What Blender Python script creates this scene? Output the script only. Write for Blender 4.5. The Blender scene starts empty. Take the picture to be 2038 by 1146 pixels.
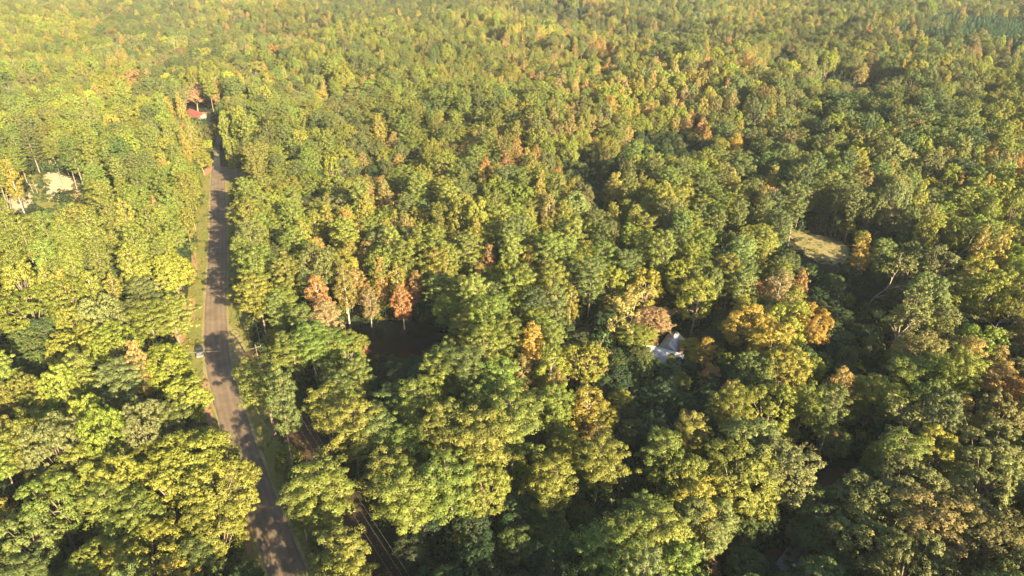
import bpy, bmesh, math, random
import numpy as np
from mathutils import Vector, Matrix

random.seed(7)
rng = np.random.default_rng(7)
scene = bpy.context.scene

# ------------------------------------------------------------------ camera
CAM_H, PITCH, FPX, CX, CY = 97.0, math.radians(28.0), 1358.7, 1019.0, 573.0
cam_data = bpy.data.cameras.new("camera")
cam_data.lens, cam_data.sensor_width = 24.0, 36.0
cam_data.clip_start, cam_data.clip_end = 1.0, 20000.0
cam = bpy.data.objects.new("camera", cam_data)
cam.location = (0, 0, CAM_H)
cam.rotation_euler = (math.pi / 2 - PITCH, 0, 0)
scene.collection.objects.link(cam)
scene.camera = cam

# ------------------------------------------------------------------ sun and sky
SUN_EL = math.radians(21.5)
SUN_AZ = math.radians(144.8)                       # clockwise from +Y
sun_vec = Vector((math.sin(SUN_AZ) * math.cos(SUN_EL), math.cos(SUN_AZ) * math.cos(SUN_EL), math.sin(SUN_EL)))
ld = bpy.data.lights.new("sun", "SUN")
ld.energy, ld.angle, ld.color = 5.0, math.radians(0.5), (1.0, 0.80, 0.46)
sun = bpy.data.objects.new("sun", ld)
sun.rotation_euler = sun_vec.to_track_quat('Z', 'Y').to_euler()
sun.location = (300, -400, 300)
scene.collection.objects.link(sun)
world = bpy.data.worlds.new("World")
scene.world = world
world.use_nodes = True
wn = world.node_tree
sky = wn.nodes.new("ShaderNodeTexSky")
sky.sky_type = 'NISHITA'
sky.sun_disc = False
sky.sun_elevation, sky.sun_rotation = SUN_EL, SUN_AZ
sky.air_density, sky.dust_density, sky.ozone_density = 1.0, 1.2, 1.0
bg = wn.nodes["Background"]
bg.inputs[1].default_value = 0.062
wn.links.new(sky.outputs[0], bg.inputs[0])

scene.view_settings.view_transform = 'Standard'
scene.view_settings.look = 'None'
scene.view_settings.exposure = 2.1
scene.view_settings.gamma = 1.0
scene.view_settings.use_curve_mapping = False
scene.cycles.max_bounces = 5
scene.cycles.diffuse_bounces = 3
scene.cycles.transmission_bounces = 3
scene.cycles.volume_bounces = 0
scene.cycles.use_denoising = True
scene.cycles.denoising_prefilter = 'ACCURATE'
scene.cycles.use_adaptive_sampling = False
HAZE_DENSITY = 0.00007

# ------------------------------------------------------------------ pixel (photo) <-> place helpers, used to survey the layout
SP, CP = math.sin(PITCH), math.cos(PITCH)
def ground_at(px, py, z=0.0):
    u, v = (px - CX) / FPX, (py - CY) / FPX
    t = (CAM_H - z) / (SP + CP * v)
    return (u * t, (CP - SP * v) * t)
def project(x, y, z):
    down = CAM_H - z
    depth = y * CP + down * SP
    depth = np.maximum(depth, 1e-3)
    return CX + x / depth * FPX, CY + (down * CP - y * SP) / depth * FPX, depth
def sstep(a, b, t):
    t = np.clip((t - a) / (b - a), 0, 1)
    return t * t * (3 - 2 * t)
def terrain(x, y):
    x = np.asarray(x, float); y = np.asarray(y, float)
    k = sstep(400, 700, y) + sstep(250, 360, y) * sstep(-20, 110, x) * (1 - sstep(400, 700, y))
    h = 8.0 * np.sin(x * .017 + 1.2 * np.sin(y * .009)) * np.cos(y * .0135 + .4) + 2.5 * np.sin(x * .036 + y * .021)
    return h * k * sstep(6000, 2500, np.abs(x) + np.abs(y))

# ------------------------------------------------------------------ object helpers
COL = scene.collection
def tag(o, label=None, cat=None, group=None, kind=None):
    if label: o["label"] = label
    if cat: o["category"] = cat
    if group: o["group"] = group
    if kind: o["kind"] = kind
    return o
def empty(name, loc, rz=0.0, sc=1.0):
    o = bpy.data.objects.new(name, None)
    o.location = loc; o.rotation_euler = (0, 0, rz); o.scale = (sc, sc, sc)
    o.empty_display_size = .5
    COL.objects.link(o)
    return o
def link_mesh(name, me, parent=None):
    o = bpy.data.objects.new(name, me)
    COL.objects.link(o)
    if parent: o.parent = parent
    return o
def from_data(name, verts, faces, mats, parent=None, smooth=False):
    me = bpy.data.meshes.new(name)
    me.from_pydata([tuple(v) for v in verts], [], faces)
    for m in (mats if isinstance(mats, (list, tuple)) else [mats]): me.materials.append(m)
    if smooth: me.polygons.foreach_set("use_smooth", [True] * len(me.polygons))
    return link_mesh(name, me, parent)
def bm_obj(name, bm, mat, parent=None, smooth=False):
    me = bpy.data.meshes.new(name)
    bm.to_mesh(me); bm.free()
    me.materials.append(mat)
    if smooth: me.polygons.foreach_set("use_smooth", [True] * len(me.polygons))
    return link_mesh(name, me, parent)
def add_box(bm, c, s, rot=None, bevel=0):
    r = bmesh.ops.create_cube(bm, size=1)
    M = Matrix.Translation(c) @ (rot.to_4x4() if rot else Matrix()) @ Matrix.Diagonal((*s, 1))
    bmesh.ops.transform(bm, matrix=M, verts=r["verts"])
    if bevel:
        ed = {e for v in r["verts"] for e in v.link_edges}
        bmesh.ops.bevel(bm, geom=list(ed), offset=bevel, segments=1, affect='EDGES')
def tube_arrays(pts, rad, sides):
    """tapered tube along a polyline -> verts, quad faces"""
    V, F = [], []
    n = len(pts)
    for i, p in enumerate(pts):
        a = pts[max(i - 1, 0)]; b = pts[min(i + 1, n - 1)]
        d = (Vector(b) - Vector(a)).normalized()
        ref = Vector((1, 0, 0)) if abs(d.z) > .8 else Vector((0, 0, 1))
        u = d.cross(ref).normalized(); w = d.cross(u)
        for k in range(sides):
            t = 2 * math.pi * k / sides
            V.append(tuple(Vector(p) + (u * math.cos(t) + w * math.sin(t)) * rad[i]))
    for i in range(n - 1):
        for k in range(sides):
            k2 = (k + 1) % sides
            F.append((i * sides + k, i * sides + k2, (i + 1) * sides + k2, (i + 1) * sides + k))
    return V, F
class Wood:
    def __init__(self): self.V, self.F = [], []
    def tube(self, pts, rad, sides=5):
        v, f = tube_arrays(pts, rad, sides)
        o = len(self.V)
        self.V += v; self.F += [tuple(i + o for i in q) for q in f]

# ------------------------------------------------------------------ materials
def new_mat(name):
    m = bpy.data.materials.new(name); m.use_nodes = True
    m.node_tree.nodes.clear()
    return m, m.node_tree
def N(nt, kind, **kw):
    n = nt.nodes.new(kind)
    for k, v in kw.items(): setattr(n, k, v)
    return n
def noise_fac(nt, scale, detail=4, coord=None, rough=.6):
    n = N(nt, "ShaderNodeTexNoise")
    n.inputs["Scale"].default_value = scale; n.inputs["Detail"].default_value = detail
    n.inputs["Roughness"].default_value = rough
    if coord is not None: nt.links.new(coord, n.inputs["Vector"])
    return n.outputs["Fac"]
def ramp(nt, fac, stops):
    r = N(nt, "ShaderNodeValToRGB")
    while len(r.color_ramp.elements) < len(stops): r.color_ramp.elements.new(.5)
    for e, (p, c) in zip(r.color_ramp.elements, stops):
        e.position = p; e.color = (*c, 1) if len(c) == 3 else c
    nt.links.new(fac, r.inputs[0])
    return r.outputs[0]
def foliage_mat(name, gloss=.0, trans=.28, turning=.0):
    m, nt = new_mat(name)
    at = N(nt, "ShaderNodeAttribute", attribute_type='INSTANCER', attribute_name="tint")
    va = N(nt, "ShaderNodeAttribute", attribute_type='GEOMETRY', attribute_name="var")
    # leaf to leaf and clump to clump: some older and browner, some fresher and yellower
    mul = N(nt, "ShaderNodeMapRange"); mul.inputs[3].default_value = .8; mul.inputs[4].default_value = 1.2
    nt.links.new(va.outputs["Fac"], mul.inputs[0])
    hs = N(nt, "ShaderNodeHueSaturation")
    hm = N(nt, "ShaderNodeMapRange"); hm.inputs[3].default_value = .508; hm.inputs[4].default_value = .485
    nt.links.new(va.outputs["Fac"], hm.inputs[0])
    nt.links.new(hm.outputs[0], hs.inputs["Hue"])
    nt.links.new(mul.outputs[0], hs.inputs["Value"])
    tco = N(nt, "ShaderNodeTexCoord").outputs["Object"]
    nf = noise_fac(nt, .22, 2, tco)
    tm = N(nt, "ShaderNodeMapRange"); tm.inputs[1].default_value = .42; tm.inputs[2].default_value = .62; tm.inputs[4].default_value = max(turning, .001)
    nt.links.new(nf, tm.inputs[0])
    mt = N(nt, "ShaderNodeMix", data_type='RGBA'); nt.links.new(tm.outputs[0], mt.inputs[0])
    nt.links.new(at.outputs["Color"], mt.inputs[6]); mt.inputs[7].default_value = (.20, .225, .045, 1)
    nt.links.new(mt.outputs[2], hs.inputs["Color"])
    d = N(nt, "ShaderNodeBsdfDiffuse"); t = N(nt, "ShaderNodeBsdfTranslucent")
    nt.links.new(hs.outputs[0], d.inputs[0])
    tc = N(nt, "ShaderNodeMix", data_type='RGBA', blend_type='MULTIPLY'); tc.inputs[0].default_value = 1
    nt.links.new(hs.outputs[0], tc.inputs[6]); tc.inputs[7].default_value = (1.25, 1.2, .55, 1)
    nt.links.new(tc.outputs[2], t.inputs[0])
    mx = N(nt, "ShaderNodeMixShader"); mx.inputs[0].default_value = trans
    nt.links.new(d.outputs[0], mx.inputs[1]); nt.links.new(t.outputs[0], mx.inputs[2])
    out = N(nt, "ShaderNodeOutputMaterial")
    if gloss:
        g = N(nt, "ShaderNodeBsdfGlossy"); g.inputs["Roughness"].default_value = .55
        g.inputs[0].default_value = (.8, .85, .8, 1)
        m2 = N(nt, "ShaderNodeMixShader"); m2.inputs[0].default_value = gloss
        nt.links.new(mx.outputs[0], m2.inputs[1]); nt.links.new(g.outputs[0], m2.inputs[2])
        nt.links.new(m2.outputs[0], out.inputs[0])
    else: nt.links.new(mx.outputs[0], out.inputs[0])
    return m
def plain_mat(name, stops, scale, rough=.9, bump=.0, detail=5, metal=0.0, coord="Object", bscale=None, spec=.3):
    m, nt = new_mat(name)
    tc = N(nt, "ShaderNodeTexCoord").outputs[coord]
    p = N(nt, "ShaderNodeBsdfPrincipled"); out = N(nt, "ShaderNodeOutputMaterial")
    nt.links.new(ramp(nt, noise_fac(nt, scale, detail, tc), stops), p.inputs["Base Color"])
    p.inputs["Roughness"].default_value = rough; p.inputs["Metallic"].default_value = metal
    p.inputs["Specular IOR Level"].default_value = spec
    if bump:
        b = N(nt, "ShaderNodeBump"); b.inputs["Strength"].default_value = bump
        nt.links.new(noise_fac(nt, bscale or scale * 4, 4, tc), b.inputs["Height"])
        nt.links.new(b.outputs[0], p.inputs["Normal"])
    nt.links.new(p.outputs[0], out.inputs[0])
    return m
M_NEEDLE = foliage_mat("pine_needles", .03, .2)
M_LEAF = foliage_mat("tree_leaves", .03, .32)
M_TURN = foliage_mat("turning_leaves", .03, .32, .42)
M_BARK = plain_mat("grey_brown_bark", [(.3, (.16, .12, .095)), (.7, (.34, .27, .22))], 2.5, bump=.4)
M_TWIG = plain_mat("greyish_twig_bark", [(.3, (.19, .155, .12)), (.7, (.34, .29, .23))], 2.5, bump=.2)
M_PALE_BARK = plain_mat("pale_bark", [(.3, (.30, .27, .23)), (.7, (.55, .50, .44))], 2.5, bump=.3)

def two_scale_ground(name, big, small_scale, big_stops, small_stops, mixk=.5, bump=.3, rough=.95):
    m, nt = new_mat(name)
    tc = N(nt, "ShaderNodeTexCoord").outputs["Object"]
    a = ramp(nt, noise_fac(nt, big, 5, tc, .65), big_stops)
    b = ramp(nt, noise_fac(nt, small_scale, 6, tc, .7), small_stops)
    mx = N(nt, "ShaderNodeMix", data_type='RGBA', blend_type='MIX'); mx.inputs[0].default_value = mixk
    nt.links.new(a, mx.inputs[6]); nt.links.new(b, mx.inputs[7])
    p = N(nt, "ShaderNodeBsdfPrincipled"); out = N(nt, "ShaderNodeOutputMaterial")
    nt.links.new(mx.outputs[2], p.inputs["Base Color"]); p.inputs["Roughness"].default_value = rough
    p.inputs["Specular IOR Level"].default_value = .15
    bp = N(nt, "ShaderNodeBump"); bp.inputs["Strength"].default_value = bump; bp.inputs["Distance"].default_value = .2
    nt.links.new(noise_fac(nt, small_scale * 1.5, 5, tc), bp.inputs["Height"])
    nt.links.new(bp.outputs[0], p.inputs["Normal"]); nt.links.new(p.outputs[0], out.inputs[0])
    return m
M_GROUND = two_scale_ground("forest_floor", .05, 1.2, [(.35, (.022, .032, .015)), (.65, (.045, .042, .024))],
                            [(.3, (.02, .026, .012)), (.55, (.05, .042, .025)), (.75, (.10, .075, .045))])
M_GRASS = two_scale_ground("verge_grass", .12, 1.6, [(.3, (.11, .145, .03)), (.5, (.20, .20, .055)), (.68, (.30, .22, .09))],
                           [(.3, (.09, .11, .03)), (.7, (.27, .25, .08))], .45)
M_CLAY = two_scale_ground("red_clay_bank", .4, 2.2, [(.3, (.34, .17, .10)), (.7, (.46, .27, .17))],
                          [(.35, (.16, .15, .06)), (.6, (.44, .25, .16))], .5)
M_TRACK = two_scale_ground("leaf_littered_cut", .15, 2.0, [(.35, (.05, .032, .024)), (.6, (.085, .05, .034)), (.78, (.20, .10, .06))],
                           [(.3, (.05, .035, .025)), (.7, (.14, .085, .055))], .5)
M_SAND = two_scale_ground("sandy_ground", .12, 1.5, [(.3, (.50, .38, .26)), (.7, (.62, .50, .37))],
                          [(.3, (.40, .30, .19)), (.7, (.62, .48, .35))], .4)
M_DRY = two_scale_ground("dry_grass", .3, 1.3, [(.3, (.15, .16, .05)), (.5, (.28, .24, .11)), (.7, (.42, .34, .22))],
                         [(.3, (.16, .15, .06)), (.7, (.36, .28, .16))], .45)
M_GRAVEL = two_scale_ground("pale_gravel", .3, 3.0, [(.3, (.17, .16, .145)), (.7, (.27, .25, .23))],
                            [(.3, (.12, .10, .08)), (.6, (.30, .28, .25))], .5)
M_WATER, nt = new_mat("dark_pond_water")
p = N(nt, "ShaderNodeBsdfPrincipled"); out = N(nt, "ShaderNodeOutputMaterial")
p.inputs["Base Color"].default_value = (.006, .009, .010, 1); p.inputs["Roughness"].default_value = .03; p.inputs["IOR"].default_value = 1.26; p.inputs["Specular IOR Level"].default_value = .25
b = N(nt, "ShaderNodeBump"); b.inputs["Strength"].default_value = .015
nt.links.new(noise_fac(nt, 1.5, 3, N(nt, "ShaderNodeTexCoord").outputs["Object"]), b.inputs["Height"])
nt.links.new(b.outputs[0], p.inputs["Normal"]); nt.links.new(p.outputs[0], out.inputs[0])

# asphalt: worn grey with paler wheel tracks, patches and cracks
M_ROAD, nt = new_mat("worn_asphalt")
uv = N(nt, "ShaderNodeUVMap").outputs[0]
tc = N(nt, "ShaderNodeTexCoord").outputs["Object"]
sep = N(nt, "ShaderNodeSeparateXYZ"); nt.links.new(uv, sep.inputs[0])
wt = N(nt, "ShaderNodeMath", operation='PINGPONG'); wt.inputs[1].default_value = .25
nt.links.new(sep.outputs[0], wt.inputs[0])
base = ramp(nt, noise_fac(nt, .25, 6, tc, .65), [(.28, (.14, .105, .078)), (.5, (.20, .152, .112)), (.72, (.255, .195, .145))])
fine = ramp(nt, noise_fac(nt, 4.0, 6, tc, .75), [(.3, (.8, .8, .8)), (.7, (1.12, 1.12, 1.12))])
m1 = N(nt, "ShaderNodeMix", data_type='RGBA', blend_type='MULTIPLY'); m1.inputs[0].default_value = 1
nt.links.new(base, m1.inputs[6]); nt.links.new(fine, m1.inputs[7])
tr = ramp(nt, wt.outputs[0], [(.05, (.9, .9, .9)), (.14, (1.1, 1.1, 1.1)), (.24, (.92, .92, .92))])
m2 = N(nt, "ShaderNodeMix", data_type='RGBA', blend_type='MULTIPLY'); m2.inputs[0].default_value = 1.0
nt.links.new(m1.outputs[2], m2.inputs[6]); nt.links.new(tr, m2.inputs[7])
p = N(nt, "ShaderNodeBsdfPrincipled"); out = N(nt, "ShaderNodeOutputMaterial")
nt.links.new(m2.outputs[2], p.inputs["Base Color"]); p.inputs["Roughness"].default_value = .9
p.inputs["Specular IOR Level"].default_value = .2
nt.links.new(p.outputs[0], out.inputs[0])

# ------------------------------------------------------------------ ground sheet
xs = np.concatenate([np.linspace(-6000, -900, 14), np.arange(-860, 861, 20), np.linspace(900, 6000, 14)])
ys = np.concatenate([np.linspace(-6000, -100, 12), np.arange(-60, 1401, 20), np.linspace(1500, 6000, 14)])
X, Y = np.meshgrid(xs, ys)
Z = terrain(X, Y)
nx, ny = len(xs), len(ys)
faces = [(j * nx + i, j * nx + i + 1, (j + 1) * nx + i + 1, (j + 1) * nx + i) for j in range(ny - 1) for i in range(nx - 1)]
g = from_data("ground", np.stack([X.ravel(), Y.ravel(), Z.ravel()], 1), faces, M_GROUND, smooth=True)
tag(g, kind="structure")

# ------------------------------------------------------------------ road, verges, track, clearings, pond
# surveyed (row, left edge, right edge) of the lane
ROAD = [(1146, 541, 609), (1078, 514, 579), (996, 488, 551), (920, 461, 521), (850, 441, 494), (780, 424, 472),
        (746, 416, 459), (700, 410, 450), (620, 411.5, 446), (560, 413.5, 449), (520, 415, 450.5), (460, 418, 451), (400, 418.5, 449.5),
        (375, 419, 448.5), (350, 420, 447.5), (336, 421.5, 447)]
rl = np.array([ground_at(l, y) for y, l, r in ROAD]); rr = np.array([ground_at(r, y) for y, l, r in ROAD])
rc = (rl + rr) / 2
# smooth centre line by distance, extended out of the frame towards the camera
s_y = rc[:, 1]
def road_cx(y):
    y = np.asarray(y, float)
    base = np.interp(y, s_y, rc[:, 0])
    k = (rc[1, 0] - rc[0, 0]) / (rc[1, 1] - rc[0, 1])
    return np.where(y < s_y[0], rc[0, 0] + (y - s_y[0]) * k, base)
def road_smooth(y):
    return np.mean([road_cx(y + d) for d in (-9, -6, -3, 0, 3, 6, 9)], axis=0)
RY = np.concatenate([np.arange(-60, 296, 3.0)])
RX = road_smooth(RY)
HALF = 2.9
dirs = np.gradient(np.stack([RX, RY], 1), axis=0); dirs /= np.linalg.norm(dirs, axis=1)[:, None]
nrm = np.stack([dirs[:, 1], -dirs[:, 0]], 1)          # to the right
def strip(name, P, Nn, a, b, z, mat, wob=0, seed=1, cols=5, uvs=False):
    r = np.random.default_rng(seed)
    n = len(P)
    wa = a + wob * np.interp(np.arange(n), np.arange(0, n + 4, 2), r.uniform(-1, 1, len(np.arange(0, n + 4, 2)))) if wob else np.full(n, a)
    wb = b + wob * np.interp(np.arange(n), np.arange(0, n + 4, 2), r.uniform(-1, 1, len(np.arange(0, n + 4, 2)))) if wob else np.full(n, b)
    V = []
    for k in range(cols):
        f = k / (cols - 1)
        V.append(np.concatenate([P + Nn * (wa + (wb - wa) * f)[:, None], np.full((n, 1), z)], 1))
    V = np.concatenate(V)
    F = [(k * n + i, (k + 1) * n + i, (k + 1) * n + i + 1, k * n + i + 1) for k in range(cols - 1) for i in range(n - 1)]
    o = from_data(name, V, F, mat)
    if uvs:
        uvl = o.data.uv_layers.new(name="UVMap")
        uvv = np.array([[(k // n) / (cols - 1), (k % n) / n] for k in range(len(V))])
        li = np.empty(len(o.data.loops), int); o.data.loops.foreach_get("vertex_index", li)
        uvl.data.foreach_set("uv", uvv[li].ravel())
    return tag(o, kind="structure")
RP = np.stack([RX, RY], 1)
strip("verge", RP, nrm, -8.2, -HALF + .3, .004, M_GRASS, .5, 2)
strip("verge_right", RP, nrm, HALF - .3, 9.5, .004, M_GRASS, 1.2, 3)
strip("shoulder", RP[5:], nrm[5:], -HALF - .5, -HALF + .2, .008, M_DRY, .35, 5)
strip("shoulder_right", RP[5:], nrm[5:], HALF - .2, HALF + .4, .008, M_DRY, .3, 6)
strip("road", RP, nrm, -HALF, HALF, .012, M_ROAD, .13, 4, uvs=True)

def in_poly(P, poly):
    x, y = P[:, 0], P[:, 1]
    r = np.zeros(len(P), bool); n = len(poly)
    for i in range(n):
        x1, y1 = poly[i]; x2, y2 = poly[(i + 1) % n]
        c = ((y1 > y) != (y2 > y)) & (x < (x2 - x1) * (y - y1) / ((y2 - y1) or 1e-9) + x1)
        r ^= c
    return r
def smooth_poly(poly, it=2, jit=0, seed=0):
    P = [Vector((*p, 0)) for p in poly]; rd = random.Random(seed)
    for k in range(it):
        Q = []
        for i, p in enumerate(P):
            q = P[(i + 1) % len(P)]
            L = (q - p).length * jit
            Q += [p * .75 + q * .25 + Vector((rd.uniform(-L, L), rd.uniform(-L, L), 0)), p * .25 + q * .75 + Vector((rd.uniform(-L, L), rd.uniform(-L, L), 0))]
        P = Q
    return [(p.x, p.y) for p in P]
def patch(name, pix, z, mat, jit=.05, seed=0, world=False):
    """a ground patch whose outline was surveyed in the photograph and laid flat on the ground"""
    poly = smooth_poly(pix if world else [ground_at(*p) for p in pix], 3, jit, seed)
    o = from_data(name, [(x, y, z) for x, y in poly], [tuple(range(len(poly)))], mat)
    bm = bmesh.new(); bm.from_mesh(o.data); bmesh.ops.triangulate(bm, faces=bm.faces[:])
    bmesh.ops.recalc_face_normals(bm, faces=bm.faces[:])
    for f in bm.faces:
        if f.normal.z < 0: f.normal_flip()
    bm.to_mesh(o.data); bm.free()
    return tag(o, kind="structure"), poly
# side road turning off to the right at the far end, and the narrow lane going on
_, P_SIDE = patch("side_road", [(420, 352), (420, 338), (436, 330), (470, 334), (520, 342), (560, 352), (540, 359), (480, 353), (447, 362)], .016, M_ROAD, .0)
_, P_LANE = patch("lane", [(423, 342), (424, 325), (425, 300), (432, 262), (446, 225), (452, 225), (442, 262), (436, 300), (438, 325), (440, 342)], .020, M_GRAVEL, .0)
_, P_APRON = patch("driveway_apron", [(444, 412), (450, 409), (464, 413), (468, 421), (462, 427), (446, 424)], .009, M_GRAVEL)
# red clay banks on the left verge
for i, q in enumerate([[(384, 500), (390, 502), (391, 545), (386, 570), (377, 560), (378, 520)],
                       [(377, 590), (386, 588), (389, 615), (384, 640), (371, 662), (360, 658), (365, 625)],
                       [(358, 640), (369, 636), (370, 660), (364, 690), (352, 700), (350, 670)],
                       [(398, 750), (410, 745), (423, 820), (445, 890), (440, 905), (420, 860), (402, 800)],
                       [(472, 1000), (480, 1000), (498, 1060), (500, 1110), (486, 1090)],
                       [(392, 348), (420, 322), (424, 332), (416, 345), (396, 358)]]):
    patch("clay_bank", q, .016, M_CLAY, .06, i)
patch("dry_verge", [(452, 640), (462, 650), (480, 668), (494, 700), (492, 735), (478, 742), (466, 722), (458, 690), (449, 665)], .009, M_DRY, .05, 9)
# cut under the power line
CUT0, CUT1 = Vector((-66, 142)), Vector((0, 46))
cd = (CUT1 - CUT0).normalized(); cn = Vector((-cd.y, cd.x))
cp = np.array([tuple(CUT0 + cd * t) for t in np.arange(-6, 92, 4.)])
strip("cut", cp[:, :2], np.tile(np.array([[-cd.y, cd.x]]), (len(cp), 1)), -2.4, 4.4, .006, M_TRACK, .9, 8)
P_CLR = []
for i, (nm, q, m) in enumerate([
    ("sandy_clearing", [(84, 342), (118, 345), (150, 360), (162, 372), (135, 378), (112, 385), (100, 402), (90, 398), (98, 372)], M_SAND),
    ("sandy_clearing", [(34, 384), (64, 380), (72, 398), (58, 420), (18, 424), (-12, 414), (8, 400)], M_SAND),
    ("sandy_clearing", [(205, 350), (222, 360), (234, 374), (230, 386), (214, 374)], M_SAND),
    ("grass_clearing", [(50, 352), (84, 342), (100, 372), (94, 400), (130, 405), (95, 425), (58, 412), (66, 392), (56, 372)], M_GRASS),
    ("dry_clearing", [(1560, 455), (1600, 462), (1650, 470), (1690, 490), (1696, 512), (1660, 530), (1625, 524), (1598, 500), (1575, 478)], M_DRY),
    ("farmyard", [(345, 212), (375, 207), (420, 212), (436, 228), (420, 240), (380, 238), (352, 228)], M_DRY),
    ("garden_clearing", [(1290, 640), (1350, 635), (1400, 665), (1405, 700), (1370, 722), (1310, 726), (1275, 700)], M_GROUND),
    ]):
    _, pl = patch(nm, q, .005 + .001 * i, m, .13, 20 + i); P_CLR.append(pl)
_, P_POND = patch("pond", [(640, 660), (690, 640), (760, 636), (850, 640), (890, 655), (880, 690), (800, 716), (730, 722), (680, 712), (650, 690)], .02, M_WATER, .03, 40)
_, P_D1 = patch("gravel_drive", [(1530, 1146), (1560, 1100), (1580, 1070), (1625, 1000), (1655, 960), (1685, 945), (1690, 962), (1662, 990), (1625, 1050), (1600, 1100), (1588, 1146), (1570, 1190), (1520, 1190)], .014, M_GRAVEL, .02, 41)
_, P_D2 = patch("bare_yard", [(1500, 1110), (1560, 1050), (1600, 960), (1640, 930), (1700, 930), (1700, 985), (1660, 1040), (1690, 1100), (1640, 1146), (1500, 1170)], .008, M_TRACK, .05, 42)

# ------------------------------------------------------------------ leaf clumps -> crowns
def leaf_quads(cent, rad, per, size, r, zsq=.8, low=-.45, jit=.6, up=.25, aspect=.7):
    cent = np.asarray(cent); rad = np.asarray(rad)
    n = len(cent)
    idx = np.repeat(np.arange(n), per)
    m = len(idx)
    d = r.normal(size=(m, 3)); d /= np.linalg.norm(d, axis=1)[:, None]
    flip = d[:, 2] < low; d[flip, 2] *= -1
    pos = cent[idx] + d * (rad[idx] * r.uniform(.72, 1.1, m))[:, None] * np.array([1, 1, zsq])
    nn = d + r.normal(size=(m, 3)) * jit; nn[:, 2] += up
    nn /= np.linalg.norm(nn, axis=1)[:, None]
    t = np.cross(nn, r.normal(size=(m, 3))); t /= np.linalg.norm(t, axis=1)[:, None]
    b = np.cross(nn, t)
    s = size * r.uniform(.6, 1.25, m)[:, None]
    cc = cent.mean(0); ax = pos - cc; ax /= np.linalg.norm(ax, axis=1)[:, None] + 1e-6
    sn = d * .75 + ax * .35 + nn * .45; sn /= np.linalg.norm(sn, axis=1)[:, None]
    g = np.cross(t, b); f = (g * nn).sum(1) < 0; b[f] *= -1
    # irregular four cornered sprays
    c = []
    for (a, e) in ((-1, -.45), (.25, -1), (1, .4), (-.3, 1)):
        k = r.uniform(.75, 1.15, (m, 1))
        c.append(pos + (t * a + b * e * aspect) * s * .5 * k)
    V = np.stack(c, 1).reshape(-1, 3)
    cv = r.random(n)
    var = np.clip(.5 + (cv[idx] - .5) * .75 + (r.random(m) - .5) * .5, 0, 1)
    return (V, np.repeat(sn, 4, 0)), var
def crown_mesh(name, V, var, mat, wood=None, wood_mat=None):
    """leaf quads (and, for a tree drawn as one piece, its wood) as one mesh"""
    V, SN = V
    nq = len(V) // 4
    V = np.asarray(V, np.float32)
    F = np.arange(nq * 4).reshape(-1, 4)
    if wood and wood.V:
        wv = np.array(wood.V, np.float32); wf = np.array(wood.F) + len(V)
        V = np.concatenate([V, wv]); F = np.concatenate([F, wf])
        var = np.concatenate([var, np.full(len(wf), .5)])
    me = bpy.data.meshes.new(name)
    me.vertices.add(len(V)); me.vertices.foreach_set("co", V.ravel())
    me.loops.add(F.size); me.loops.foreach_set("vertex_index", F.ravel().astype(np.int32))
    me.polygons.add(len(F)); me.polygons.foreach_set("loop_start", np.arange(0, F.size, 4, dtype=np.int32))
    me.materials.append(mat)
    if wood and wood.V:
        me.materials.append(wood_mat)
        me.polygons.foreach_set("material_index", np.concatenate([np.zeros(nq, np.int32), np.ones(len(F) - nq, np.int32)]))
    a = me.attributes.new("var", 'FLOAT', 'FACE'); a.data.foreach_set("value", np.asarray(var, np.float32))
    me.update(calc_edges=True)
    me.polygons.foreach_set("use_smooth", np.ones(len(F), bool))
    me.normals_split_custom_set_from_vertices(np.concatenate([SN, np.zeros((len(V) - nq * 4, 3))]))
    return me
def bent(h, lean, r, n=6, z0=-.3):
    ph = r.uniform(0, 6.28); k = r.uniform(.2, 1) * lean
    return [(math.cos(ph) * k * (t ** 2) + .12 * math.sin(t * 5 + ph), math.sin(ph) * k * t ** 2 + .12 * math.cos(t * 4), z0 + (h - z0) * t) for t in np.linspace(0, 1, n)]

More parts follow.
